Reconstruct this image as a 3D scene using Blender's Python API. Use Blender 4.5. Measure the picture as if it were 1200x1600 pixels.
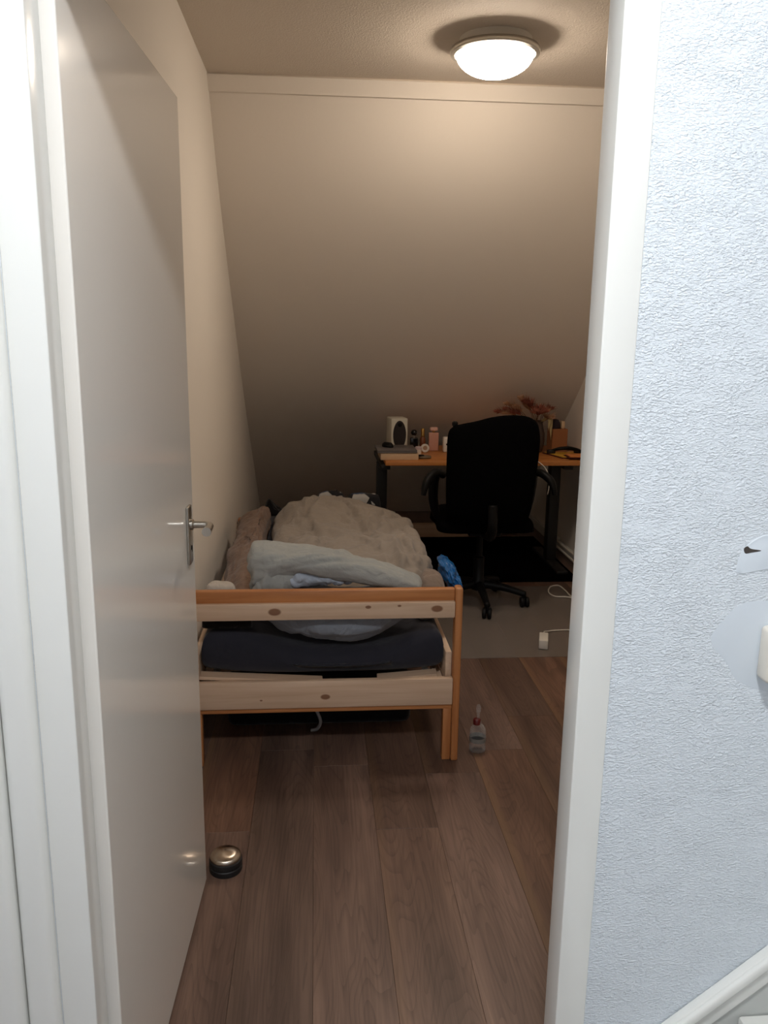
import bpy, bmesh, math, random
from mathutils import Vector, Matrix, noise
random.seed(7)
for o in list(bpy.data.objects): bpy.data.objects.remove(o)
S = bpy.context.scene
COL = S.collection
PI = math.pi
# ------------------------------------------------------------------ camera
F = 1290.0; CAMH = 1.48
down = Vector(((521-600)/F, (6681-800)/F, 1.0)).normalized()          # vertical vanishing point
vy = Vector(((493-600)/F, 0, 1.0)); vy.y = -(vy.x*down.x+vy.z*down.z)/down.y; vy.normalize()
vz = -down; vx = vy.cross(vz)
cam = bpy.data.cameras.new('camera'); camo = bpy.data.objects.new('camera', cam); COL.objects.link(camo)
cam.sensor_fit = 'VERTICAL'; cam.sensor_height = 36.0; cam.lens = 36.0*F/1600.0; cam.clip_start = 0.02
M = Matrix(((vx.x, -vx.y, -vx.z), (vy.x, -vy.y, -vy.z), (vz.x, -vz.y, -vz.z)))
camo.matrix_world = Matrix.Translation((0, 0, CAMH)) @ M.to_4x4()
S.camera = camo
# ------------------------------------------------------------------ world, exposure
w = bpy.data.worlds.new('world'); S.world = w; w.use_nodes = True
w.node_tree.nodes['Background'].inputs[0].default_value = (0.5, 0.55, 0.65, 1)
w.node_tree.nodes['Background'].inputs[1].default_value = 0.02
vs = S.view_settings
vs.view_transform = 'Standard'; vs.look = 'None'; vs.gamma = 1.0; vs.exposure = 0.0; vs.use_curve_mapping = False
ROOM_LAMP = 52.0      # emission of the room lamp's glass
HALL_LAMP = 295.0      # emission of the hall lamp's glass

# ------------------------------------------------------------------ materials
def srgb(r, g, b):
    def c(v):
        v /= 255.0
        return v/12.92 if v <= 0.04045 else ((v+0.055)/1.055)**2.4
    return (c(r), c(g), c(b), 1.0)
class NT:
    def __init__(s, name):
        s.m = bpy.data.materials.new(name); s.m.use_nodes = True
        s.t = s.m.node_tree; s.b = s.t.nodes['Principled BSDF']; s.out = s.t.nodes['Material Output']
    def n(s, typ, **kw):
        nd = s.t.nodes.new(typ)
        for k, v in kw.items(): setattr(nd, k, v)
        return nd
    def l(s, a, b): s.t.links.new(a, b)
def mat(name, col, rough=0.5, metal=0.0, var=0.0, vscale=6.0, bump=0.0, bscale=200.0, stretch=(1,1,1), spec=0.5, **inp):
    k = NT(name); b = k.b
    b.inputs['Base Color'].default_value = col; b.inputs['Roughness'].default_value = rough
    b.inputs['Metallic'].default_value = metal; b.inputs['Specular IOR Level'].default_value = spec
    for kk, v in inp.items(): b.inputs[kk.replace('_', ' ')].default_value = v
    tc = k.n('ShaderNodeTexCoord'); mp = k.n('ShaderNodeMapping'); mp.inputs['Scale'].default_value = stretch
    k.l(tc.outputs['Object'], mp.inputs['Vector'])
    if var > 0:
        nz = k.n('ShaderNodeTexNoise'); nz.inputs['Scale'].default_value = vscale; nz.inputs['Detail'].default_value = 5
        k.l(mp.outputs[0], nz.inputs['Vector'])
        mx = k.n('ShaderNodeMix', data_type='RGBA')
        mx.inputs[6].default_value = tuple(c*(1-var) for c in col[:3])+(1,)
        mx.inputs[7].default_value = tuple(min(1, c*(1+var)) for c in col[:3])+(1,)
        k.l(nz.outputs['Fac'], mx.inputs[0]); k.l(mx.outputs[2], b.inputs['Base Color'])
    if bump > 0:
        nb = k.n('ShaderNodeTexNoise'); nb.inputs['Scale'].default_value = bscale; nb.inputs['Detail'].default_value = 3
        k.l(mp.outputs[0], nb.inputs['Vector'])
        bp = k.n('ShaderNodeBump'); bp.inputs['Strength'].default_value = bump; bp.inputs['Distance'].default_value = 0.004
        k.l(nb.outputs['Fac'], bp.inputs['Height']); k.l(bp.outputs[0], b.inputs['Normal'])
    return k.m
def plaster_mat(name, col, scale, strength, dist=0.004):
    k = NT(name); b = k.b; b.inputs['Base Color'].default_value = col; b.inputs['Roughness'].default_value = 0.75
    b.inputs['Specular IOR Level'].default_value = 0.3
    tc = k.n('ShaderNodeTexCoord'); mp = k.n('ShaderNodeMapping'); mp.inputs['Scale'].default_value = (1, 1, 1.9)
    k.l(tc.outputs['Object'], mp.inputs[0])
    n1 = k.n('ShaderNodeTexNoise'); n1.inputs['Scale'].default_value = scale; n1.inputs['Detail'].default_value = 3; n1.inputs['Distortion'].default_value = 0.35
    n2 = k.n('ShaderNodeTexNoise'); n2.inputs['Scale'].default_value = scale*0.12; n2.inputs['Detail'].default_value = 2
    k.l(mp.outputs[0], n1.inputs['Vector']); k.l(mp.outputs[0], n2.inputs['Vector'])
    rp = k.n('ShaderNodeValToRGB'); rp.color_ramp.elements[0].position = 0.42; rp.color_ramp.elements[1].position = 0.68
    k.l(n1.outputs['Fac'], rp.inputs[0])
    mu = k.n('ShaderNodeMath', operation='MULTIPLY'); k.l(rp.outputs[0], mu.inputs[0]); k.l(n2.outputs['Fac'], mu.inputs[1])
    bp = k.n('ShaderNodeBump'); bp.inputs['Strength'].default_value = strength; bp.inputs['Distance'].default_value = dist
    k.l(mu.outputs[0], bp.inputs['Height']); k.l(bp.outputs[0], b.inputs['Normal'])
    return k.m
def plank_mat():
    k = NT('floor_plank_oak'); b = k.b
    oi = k.n('ShaderNodeObjectInfo'); tc = k.n('ShaderNodeTexCoord')
    off = k.n('ShaderNodeVectorMath', operation='MULTIPLY_ADD')
    cb = k.n('ShaderNodeCombineXYZ'); k.l(oi.outputs['Random'], cb.inputs[0]); k.l(oi.outputs['Random'], cb.inputs[1])
    k.l(cb.outputs[0], off.inputs[0]); off.inputs[1].default_value = (37, 91, 0); k.l(tc.outputs['Object'], off.inputs[2])
    mp = k.n('ShaderNodeMapping'); mp.inputs['Scale'].default_value = (1, 0.13, 1); k.l(off.outputs[0], mp.inputs[0])
    # broad tone, cathedral grain, fine pores
    n0 = k.n('ShaderNodeTexNoise'); n0.inputs['Scale'].default_value = 9; n0.inputs['Detail'].default_value = 3; k.l(mp.outputs[0], n0.inputs['Vector'])
    wv = k.n('ShaderNodeTexNoise'); wv.inputs['Scale'].default_value = 6; wv.inputs['Detail'].default_value = 1; wv.inputs['Distortion'].default_value = 1.2; k.l(mp.outputs[0], wv.inputs['Vector'])
    m1 = k.n('ShaderNodeMath', operation='MULTIPLY'); m1.inputs[1].default_value = 22; k.l(wv.outputs['Fac'], m1.inputs[0])
    m2 = k.n('ShaderNodeMath', operation='FRACT'); k.l(m1.outputs[0], m2.inputs[0])
    mp2 = k.n('ShaderNodeMapping'); mp2.inputs['Scale'].default_value = (1, 0.03, 1); k.l(off.outputs[0], mp2.inputs[0])
    n3 = k.n('ShaderNodeTexNoise'); n3.inputs['Scale'].default_value = 160; n3.inputs['Detail'].default_value = 4; k.l(mp2.outputs[0], n3.inputs['Vector'])
    cr = k.n('ShaderNodeValToRGB')
    e = cr.color_ramp.elements; e[0].position = 0.30; e[0].color = srgb(92, 67, 55); e[1].position = 0.72; e[1].color = srgb(136, 104, 86)
    x = e.new(0.5); x.color = srgb(114, 85, 70)
    k.l(n0.outputs['Fac'], cr.inputs[0])
    g = k.n('ShaderNodeMix', data_type='RGBA', blend_type='MULTIPLY'); 
    gr = k.n('ShaderNodeValToRGB'); gr.color_ramp.elements[0].color = (0.70, 0.69, 0.68, 1); gr.color_ramp.elements[1].position = 0.4; k.l(m2.outputs[0], gr.inputs[0])
    g.inputs[0].default_value = 0.8; k.l(cr.outputs[0], g.inputs[6]); k.l(gr.outputs[0], g.inputs[7])
    g2 = k.n('ShaderNodeMix', data_type='RGBA', blend_type='MULTIPLY'); g2.inputs[0].default_value = 0.6
    gr2 = k.n('ShaderNodeValToRGB'); gr2.color_ramp.elements[0].position = 0.35; gr2.color_ramp.elements[0].color = (0.62, 0.6, 0.58, 1); gr2.color_ramp.elements[1].position = 0.6; k.l(n3.outputs['Fac'], gr2.inputs[0])
    k.l(g.outputs[2], g2.inputs[6]); k.l(gr2.outputs[0], g2.inputs[7])
    hs = k.n('ShaderNodeHueSaturation'); mr = k.n('ShaderNodeMapRange'); mr.inputs[3].default_value = 0.72; mr.inputs[4].default_value = 1.22
    k.l(oi.outputs['Random'], mr.inputs[0]); k.l(mr.outputs[0], hs.inputs['Value'])
    r7 = k.n('ShaderNodeMath', operation='MULTIPLY'); r7.inputs[1].default_value = 7.31; k.l(oi.outputs['Random'], r7.inputs[0])
    rf = k.n('ShaderNodeMath', operation='FRACT'); k.l(r7.outputs[0], rf.inputs[0])
    mr2 = k.n('ShaderNodeMapRange'); mr2.inputs[3].default_value = 0.82; mr2.inputs[4].default_value = 1.08; k.l(rf.outputs[0], mr2.inputs[0]); k.l(mr2.outputs[0], hs.inputs['Saturation'])
    k.l(g2.outputs[2], hs.inputs['Color']); k.l(hs.outputs[0], b.inputs['Base Color'])
    # paler sapwood strip along one long edge of some boards
    sx = k.n('ShaderNodeSeparateXYZ'); k.l(tc.outputs['Object'], sx.inputs[0])
    wob = k.n('ShaderNodeMath', operation='MULTIPLY_ADD'); k.l(n0.outputs['Fac'], wob.inputs[0]); wob.inputs[1].default_value = 0.05; k.l(sx.outputs[0], wob.inputs[2])
    sm = k.n('ShaderNodeMapRange'); sm.interpolation_type = 'SMOOTHSTEP'; sm.inputs[1].default_value = 0.035; sm.inputs[2].default_value = 0.06; sm.inputs[3].default_value = 1; sm.inputs[4].default_value = 0; k.l(wob.outputs[0], sm.inputs[0])
    r3 = k.n('ShaderNodeMath', operation='MULTIPLY'); r3.inputs[1].default_value = 0.6; k.l(sm.outputs[0], r3.inputs[0]); r4 = k.n('ShaderNodeMath', operation='MULTIPLY'); k.l(r3.outputs[0], r4.inputs[0]); k.l(rf.outputs[0], r4.inputs[1])
    sp = k.n('ShaderNodeMix', data_type='RGBA'); k.l(r4.outputs[0], sp.inputs[0]); k.l(hs.outputs[0], sp.inputs[6]); sp.inputs[7].default_value = srgb(138, 108, 80)
    k.l(sp.outputs[2], b.inputs['Base Color'])
    b.inputs['Roughness'].default_value = 0.42
    bp = k.n('ShaderNodeBump'); bp.inputs['Strength'].default_value = 0.12; bp.inputs['Distance'].default_value = 0.001
    k.l(n3.outputs['Fac'], bp.inputs['Height']); k.l(bp.outputs[0], b.inputs['Normal'])
    return k.m
def pine_mat(name, light, dark, knots=(), axis=0, rough=0.45):
    """long-grain pine; knots are (u, z, radius) in object space"""
    k = NT(name); b = k.b; tc = k.n('ShaderNodeTexCoord'); mp = k.n('ShaderNodeMapping')
    sc = [14, 14, 14]; sc[axis] = 0.7; mp.inputs['Scale'].default_value = sc
    k.l(tc.outputs['Object'], mp.inputs[0])
    n0 = k.n('ShaderNodeTexNoise'); n0.inputs['Scale'].default_value = 3.2; n0.inputs['Detail'].default_value = 4; n0.inputs['Distortion'].default_value = 0.4
    k.l(mp.outputs[0], n0.inputs['Vector'])
    mx = k.n('ShaderNodeMix', data_type='RGBA'); mx.inputs[6].default_value = dark; mx.inputs[7].default_value = light
    cr = k.n('ShaderNodeMapRange'); cr.inputs[1].default_value = 0.3; cr.inputs[2].default_value = 0.62; k.l(n0.outputs['Fac'], cr.inputs[0]); k.l(cr.outputs[0], mx.inputs[0])
    last = mx.outputs[2]
    for (u, z, r) in knots:
        mp2 = k.n('ShaderNodeMapping'); mp2.inputs['Location'].default_value = (-u/1.7, 0, -z); mp2.inputs['Scale'].default_value = (1/1.7, 0, 1)
        k.l(tc.outputs['Object'], mp2.inputs[0])
        ln = k.n('ShaderNodeVectorMath', operation='LENGTH'); k.l(mp2.outputs[0], ln.inputs[0])
        m = k.n('ShaderNodeMapRange'); m.interpolation_type = 'SMOOTHSTEP'; m.inputs[1].default_value = r*0.75; m.inputs[2].default_value = r*1.15; m.inputs[3].default_value = 1; m.inputs[4].default_value = 0
        k.l(ln.outputs['Value'], m.inputs[0])
        m3 = k.n('ShaderNodeMix', data_type='RGBA'); m3.inputs[7].default_value = srgb(112, 66, 36); k.l(last, m3.inputs[6])
        mm = k.n('ShaderNodeMath', operation='MULTIPLY'); mm.inputs[1].default_value = 0.85; k.l(m.outputs[0], mm.inputs[0]); k.l(mm.outputs[0], m3.inputs[0])
        last = m3.outputs[2]
    k.l(last, b.inputs['Base Color']); b.inputs['Roughness'].default_value = rough
    return k.m
def fabric_mat(name, col, var=0.12, weave=900.0, fold=0.25, fs=16.0, rough=0.95, spec=0.15, sheen=0.15):
    k = NT(name); b = k.b; b.inputs['Roughness'].default_value = rough; b.inputs['Specular IOR Level'].default_value = spec
    b.inputs['Sheen Weight'].default_value = sheen
    tc = k.n('ShaderNodeTexCoord')
    n0 = k.n('ShaderNodeTexNoise'); n0.inputs['Scale'].default_value = 5; n0.inputs['Detail'].default_value = 6; k.l(tc.outputs['Object'], n0.inputs['Vector'])
    mx = k.n('ShaderNodeMix', data_type='RGBA'); mx.inputs[6].default_value = tuple(c*(1-var) for c in col[:3])+(1,); mx.inputs[7].default_value = tuple(c*(1+var) for c in col[:3])+(1,)
    k.l(n0.outputs['Fac'], mx.inputs[0]); k.l(mx.outputs[2], b.inputs['Base Color'])
    n1 = k.n('ShaderNodeTexNoise'); n1.inputs['Scale'].default_value = fs; n1.inputs['Detail'].default_value = 3; n1.inputs['Distortion'].default_value = 1.5; k.l(tc.outputs['Object'], n1.inputs['Vector'])
    n2 = k.n('ShaderNodeTexNoise'); n2.inputs['Scale'].default_value = weave; k.l(tc.outputs['Object'], n2.inputs['Vector'])
    b1 = k.n('ShaderNodeBump'); b1.inputs['Strength'].default_value = fold; b1.inputs['Distance'].default_value = 0.02; k.l(n1.outputs['Fac'], b1.inputs['Height'])
    b2 = k.n('ShaderNodeBump'); b2.inputs['Strength'].default_value = 0.15; b2.inputs['Distance'].default_value = 0.001; k.l(n2.outputs['Fac'], b2.inputs['Height']); k.l(b1.outputs[0], b2.inputs['Normal'])
    k.l(b2.outputs[0], b.inputs['Normal'])
    return k.m
def emit_mat(name, col, strength):
    k = NT(name); k.b.inputs['Base Color'].default_value = (0.9, 0.9, 0.9, 1); k.b.inputs['Emission Color'].default_value = col; k.b.inputs['Emission Strength'].default_value = strength
    return k.m
def pattern_mat(name):
    k = NT(name); b = k.b; b.inputs['Roughness'].default_value = 0.9
    tc = k.n('ShaderNodeTexCoord'); v = k.n('ShaderNodeTexVoronoi', feature='F1'); v.inputs['Scale'].default_value = 16; k.l(tc.outputs['Object'], v.inputs['Vector'])
    cr = k.n('ShaderNodeValToRGB'); cr.color_ramp.interpolation = 'CONSTANT'; e = cr.color_ramp.elements
    e[0].color = srgb(18, 18, 24); e[1].position = 0.42; e[1].color = srgb(40, 62, 92); x = e.new(0.58); x.color = srgb(170, 168, 165); y = e.new(0.72); y.color = srgb(20, 20, 26)
    sp = k.n('ShaderNodeSeparateColor'); k.l(v.outputs['Color'], sp.inputs[0]); k.l(sp.outputs[0], cr.inputs[0]); k.l(cr.outputs[0], b.inputs['Base Color'])
    return k.m
def mat_translucent(name):
    k = NT(name); b = k.b; b.inputs['Base Color'].default_value = srgb(150, 140, 132); b.inputs['Roughness'].default_value = 0.38
    tr = k.n('ShaderNodeBsdfTransparent'); mx = k.n('ShaderNodeMixShader'); mx.inputs[0].default_value = 0.42
    k.l(tr.outputs[0], mx.inputs[1]); k.l(b.outputs[0], mx.inputs[2]); k.l(mx.outputs[0], k.out.inputs[0])
    return k.m
MT = {}
MT['hall_plaster'] = plaster_mat('hall_plaster', srgb(226, 234, 241), 200, 0.65)
MT['hall_smooth'] = mat('hall_smooth_filler', srgb(214, 223, 231), 0.7, bump=0.08, bscale=40)
MT['hall_wall'] = mat('hall_wall_plain', srgb(226, 230, 236), 0.8)
MT['room_wall'] = mat('room_wall_cream', srgb(238, 231, 221), 0.85, bump=0.10, bscale=90)
MT['slope'] = mat('slope_paint', srgb(238, 229, 217), 0.85, bump=0.12, bscale=60)
MT['ceiling'] = plaster_mat('ceiling_stipple', srgb(229, 218, 204), 160, 0.5)
MT['paint'] = mat('white_gloss_paint', srgb(233, 234, 230), 0.17)
MT['door'] = mat('door_satin_paint', srgb(238, 235, 229), 0.11, bump=0.015, bscale=25)
MT['plank'] = plank_mat()
MT['subfloor'] = mat('subfloor_joint', srgb(66, 50, 41), 0.9)
MT['steel'] = mat('brushed_steel', srgb(190, 186, 178), 0.28, 1.0)
MT['rubber'] = mat('black_rubber', srgb(24, 24, 26), 0.55)
MT['black_plastic'] = mat('black_plastic', srgb(9, 9, 10), 0.5, spec=0.2)
MT['black_fabric'] = fabric_mat('black_upholstery', srgb(8, 8, 9), fold=0.15, spec=0.02, sheen=0.0)
MT['black_metal'] = mat('black_powder_metal', srgb(22, 21, 21), 0.5)
MT['white_plastic'] = mat('white_plastic', srgb(228, 222, 212), 0.35)
MT['cream_plastic'] = mat('cream_switch_plastic', srgb(226, 220, 208), 0.3)
MT['desk'] = pine_mat('desk_beech', srgb(196, 128, 66), srgb(176, 108, 52), rough=0.38)
MT['lamp_glass'] = emit_mat('lamp_glass_warm', (1.0, 0.845, 0.69, 1), ROOM_LAMP)
MT['hall_glass'] = emit_mat('lamp_glass_cool', (0.96, 0.98, 1.0, 1), HALL_LAMP)

# ------------------------------------------------------------------ helpers
ORG = {}
def link(name, me, m, parent, org):
    o = bpy.data.objects.new(name, me); COL.objects.link(o)
    if m is not None and not me.materials:
        for q in (m if isinstance(m, (list, tuple)) else [m]): me.materials.append(q)
    if parent is not None:
        o.parent = parent; ORG[o.name] = ORG[parent.name]
    else:
        o.location = org; ORG[o.name] = Vector(org)
    return o
def obj(name, bm, m, parent=None, org=(0, 0, 0), smooth=False):
    """bm holds world coordinates"""
    base = ORG[parent.name] if parent is not None else Vector(org)
    bmesh.ops.translate(bm, verts=bm.verts, vec=-base)
    bmesh.ops.recalc_face_normals(bm, faces=bm.faces)
    me = bpy.data.meshes.new(name); bm.to_mesh(me); bm.free()
    if smooth:
        for p in me.polygons: p.use_smooth = True
        if smooth != True: me.set_sharp_from_angle(angle=math.radians(smooth))
    return link(name, me, m, parent, org)
def tag(o, label=None, cat=None, group=None, kind=None):
    if label: o['label'] = label
    if cat: o['category'] = cat
    if group: o['group'] = group
    if kind: o['kind'] = kind
    return o
def thing(name, label, cat, loc, group=None):
    o = bpy.data.objects.new(name, None); COL.objects.link(o); o.location = loc; o.empty_display_size = 0.05
    ORG[o.name] = Vector(loc)
    return tag(o, label, cat, group)
def B(): return bmesh.new()
def box(bm, x0, x1, y0, y1, z0, z1, bev=0.0, seg=2, mi=0):
    t = bmesh.new(); bmesh.ops.create_cube(t, size=1)
    bmesh.ops.scale(t, vec=(x1-x0, y1-y0, z1-z0), verts=t.verts)
    bmesh.ops.translate(t, vec=((x0+x1)/2, (y0+y1)/2, (z0+z1)/2), verts=t.verts)
    if bev > 0: bmesh.ops.bevel(t, geom=t.edges[:], offset=bev, segments=seg, profile=0.5, affect='EDGES')
    for f in t.faces: f.material_index = mi
    return merge(bm, t)
def merge(bm, t, mtx=None):
    if mtx is not None: bmesh.ops.transform(t, matrix=mtx, verts=t.verts)
    me = bpy.data.meshes.new('tmp'); t.to_mesh(me); t.free(); bm.from_mesh(me); bpy.data.meshes.remove(me)
    return bm
def obox(c, size, rz=0, bev=0.0, rx=0, ry=0):
    t = bmesh.new(); box(t, -size[0]/2, size[0]/2, -size[1]/2, size[1]/2, -size[2]/2, size[2]/2, bev)
    mtx = Matrix.Translation(c) @ Matrix.Rotation(rz, 4, 'Z') @ Matrix.Rotation(ry, 4, 'Y') @ Matrix.Rotation(rx, 4, 'X')
    bmesh.ops.transform(t, matrix=mtx, verts=t.verts); return t
def lathe(bm, prof, c, n=32, axis='Z', sx=1, sy=1):
    """prof: (r,z) list"""
    t = bmesh.new(); rings = []
    for r, z in prof:
        if r < 1e-6: rings.append([t.verts.new((0, 0, z))])
        else: rings.append([t.verts.new((r*sx*math.cos(2*PI*i/n), r*sy*math.sin(2*PI*i/n), z)) for i in range(n)])
    for a, b in zip(rings, rings[1:]):
        for i in range(n):
            j = (i+1) % n
            if len(a) == 1 and len(b) == 1: continue
            if len(a) == 1: t.faces.new((a[0], b[i], b[j]))
            elif len(b) == 1: t.faces.new((a[i], a[j], b[0]))
            else: t.faces.new((a[i], a[j], b[j], b[i]))
    for r in (rings[0], rings[-1]):
        if len(r) > 1: t.faces.new(r)
    m = Matrix.Translation(c)
    if axis == 'Y': m = m @ Matrix.Rotation(-PI/2, 4, 'X')
    if axis == 'X': m = m @ Matrix.Rotation(PI/2, 4, 'Y')
    return merge(bm, t, m)
def smoothpath(pts, k=8):
    P = [Vector(p) for p in pts]; out = []
    for i in range(len(P)-1):
        p0 = P[max(i-1, 0)]; p1 = P[i]; p2 = P[i+1]; p3 = P[min(i+2, len(P)-1)]
        for j in range(k):
            t = j/k
            out.append(0.5*((2*p1)+(p2-p0)*t+(2*p0-5*p1+4*p2-p3)*t*t+(3*p1-p0-3*p2+p3)*t**3))
    out.append(P[-1]); return out
def tube(bm, pts, r, n=8, smooth=True, k=8):
    P = smoothpath(pts, k) if smooth else [Vector(p) for p in pts]
    R = r if isinstance(r, (list, tuple)) else None
    rings = []; up = Vector((0, 0, 1))
    prev = None
    for i, p in enumerate(P):
        d = (P[min(i+1, len(P)-1)]-P[max(i-1, 0)])
        d = d.normalized() if d.length > 1e-9 else Vector((0, 0, 1))
        if prev is None:
            a = d.cross(up) if abs(d.dot(up)) < 0.95 else d.cross(Vector((1, 0, 0)))
        else: a = prev - d*prev.dot(d)
        a.normalize(); prev = a; b = d.cross(a)
        if R:
            f = i/(len(P)-1)*(len(R)-1); q = int(min(f, len(R)-2)) if len(R) > 1 else 0
            rr = R[q]+(R[q+1]-R[q])*(f-q)
        else: rr = r
        rings.append([bm.verts.new(p+(a*math.cos(2*PI*j/n)+b*math.sin(2*PI*j/n))*rr) for j in range(n)])
    for A, C in zip(rings, rings[1:]):
        for j in range(n):
            bm.faces.new((A[j], A[(j+1) % n], C[(j+1) % n], C[j]))
    bm.faces.new(rings[0]); bm.faces.new(rings[-1])
    return bm
def extrude_poly(bm, pts, d):
    """closed planar polygon (3D points) pushed by vector d"""
    v = [bm.verts.new(p) for p in pts]; f = bm.faces.new(v)
    r = bmesh.ops.extrude_face_region(bm, geom=[f]); nv = [e for e in r['geom'] if isinstance(e, bmesh.types.BMVert)]
    bmesh.ops.translate(bm, vec=d, verts=nv); return bm
def wr(x, y, s, seed=0.0, o=3):
    """soft cloth folds: warped ridged noise in -1..1"""
    v = Vector((x*s+seed, y*s-seed*1.7, seed*0.37))
    wv = noise.noise(v*0.8)*0.9
    a = 0; amp = 1; f = 1
    for i in range(o):
        n = noise.noise(Vector((v.x*f+wv, v.y*f-wv, v.z+i*9.1)))
        a += amp*(1-2*abs(n)*1.6); amp *= 0.45; f *= 2.1
    return a/1.75
def outline_fn(pts):
    """closed smooth outline around its centroid -> radius(theta) lookup"""
    c = Vector((sum(p[0] for p in pts)/len(pts), sum(p[1] for p in pts)/len(pts), 0))
    P = [Vector((p[0], p[1], 0)) for p in pts]; n = len(P); out = []
    for i in range(n):
        p0, p1, p2, p3 = P[i-1], P[i], P[(i+1) % n], P[(i+2) % n]
        for j in range(14):
            t = j/14
            out.append(0.5*((2*p1)+(p2-p0)*t+(2*p0-5*p1+4*p2-p3)*t*t+(3*p1-p0-3*p2+p3)*t**3))
    return c, out
def blob(bm, pts, top, base, ns=26, pw=5.0, q=0.5, wrinkle=0.012, ws=6.0, seed=0.0, under=0.0):
    """puffy cloth thing: outline in plan, top(x,y) and base(x,y) heights, rounded rim, folds"""
    c, O = outline_fn(pts); n = len(O); rings = []
    def zt(p, s):
        b = base(p.x, p.y); t = top(p.x, p.y); k = (1-s**pw)**q if s < 1 else 0
        return b+(t-b)*k+wrinkle*wr(p.x, p.y, ws, seed)*min(1, k*1.3)
    cv = bm.verts.new((c.x, c.y, zt(c, 0)))
    S_ = [1-(1-i/ns)**1.6 for i in range(1, ns+1)]
    for s in S_:
        ring = []
        for o in O:
            p = c+(o-c)*s; z = zt(p, s)
            if s > 0.97: z += (under+ (base(p.x, p.y)*0))
            ring.append(bm.verts.new((p.x, p.y, z)))
        rings.append(ring)
    for i in range(n): bm.faces.new((cv, rings[0][i], rings[0][(i+1) % n]))
    for A, C in zip(rings, rings[1:]):
        for i in range(n): bm.faces.new((A[i], C[i], C[(i+1) % n], A[(i+1) % n]))
    low = []
    for s in (0.97, 0.88, 0.76, 0.6, 0.42, 0.25):
        low.append([bm.verts.new((c.x+(o.x-c.x)*s, c.y+(o.y-c.y)*s, base(c.x+(o.x-c.x)*s, c.y+(o.y-c.y)*s)-0.0)) for o in O])
    L = [rings[-1]]+low
    for A, C in zip(L, L[1:]):
        for i in range(n): bm.faces.new((A[(i+1) % n], C[(i+1) % n], C[i], A[i]))
    bm.faces.new(list(reversed(low[-1])))
    return bm
def crumple(bm, amp, sc, seed=0.0, an=(1, 1, 1), o=4, zmin=None):
    """push verts along normals: rounded puffs with sharp creases between"""
    bm.normal_update(); A = Vector(an); out = []
    for v in bm.verts:
        p = Vector((v.co.x*A.x, v.co.y*A.y, v.co.z*A.z))*sc+Vector((seed, seed*1.3, -seed))
        p = p+Vector((noise.noise(p*0.7+Vector((3, 0, 0))), noise.noise(p*0.7+Vector((0, 5, 0))), noise.noise(p*0.7)))*0.8
        h = 0; am = 1; f = 1
        for i in range(o):
            h += am*(abs(noise.noise(p*f+Vector((i*7.7, 0, 0))))*2.2-0.55); am *= 0.42; f *= 2.05
        out.append(v.co+v.normal*amp*h)
    for v, c in zip(bm.verts, out):
        if zmin is None or c.z > zmin(c.x, c.y): v.co = c
        else: v.co = Vector((c.x, c.y, max(v.co.z, zmin(c.x, c.y)) if v.co.z > zmin(c.x, c.y) else v.co.z))
    return bm
def softroll(bm, path, ry, rz, n=28, k=14, wrinkle=0.012, ws=9.0, seed=0.0, cap=0.35, spiral=0.0):
    """bunched cloth roll along path (mostly along x); ry/rz lists of half sizes; rounded ends"""
    P = smoothpath(path, k); N = len(P); rings = []
    def val(L, f):
        f *= len(L)-1; i = int(min(f, len(L)-2)); return L[i]+(L[i+1]-L[i])*(f-i)
    for i, p in enumerate(P):
        f = i/(N-1); e = 1.0
        if f < cap*0.5: u = 1-f/(cap*0.5); e = math.sqrt(max(0, 1-u**4))
        elif f > 1-cap*0.5: u = 1-(1-f)/(cap*0.5); e = math.sqrt(max(0, 1-u**4))
        e = max(e, 0.03)
        a = val(ry, f)*e; b = val(rz, f)*e; ring = []
        for j in range(n):
            t = 2*PI*j/n; cs, sn = math.cos(t), math.sin(t)
            g = 1+wrinkle/max(0.03, min(a, b))*wr(p.x*1.0+cs*0.05, sn*0.12+cs*0.1, ws, seed)*e
            ring.append(bm.verts.new((p.x, p.y+a*cs*g, p.z+b*sn*g)))
        rings.append(ring)
    for A, C in zip(rings, rings[1:]):
        for j in range(n): bm.faces.new((A[j], A[(j+1) % n], C[(j+1) % n], C[j]))
    bm.faces.new(rings[0]); bm.faces.new(rings[-1])
    return bm

# ------------------------------------------------------------------ room dimensions (metres; camera above origin, y into the room)
XL, XR = -0.455, 1.70          # room side walls
CE = 2.545                     # ceiling
YF0, YF1 = 1.15, 1.262         # front wall (with the doorway)
OL, OR = -0.354, 0.399         # clear opening
SL = [(3.88, CE), (4.24, 2.09), (4.85, 1.50), (5.40, 1.01), (5.92, 0.61), (6.40, 0.25), (6.74, 0.0)]   # sloping roof wall in section (y, z)
YK = 6.74
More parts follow.
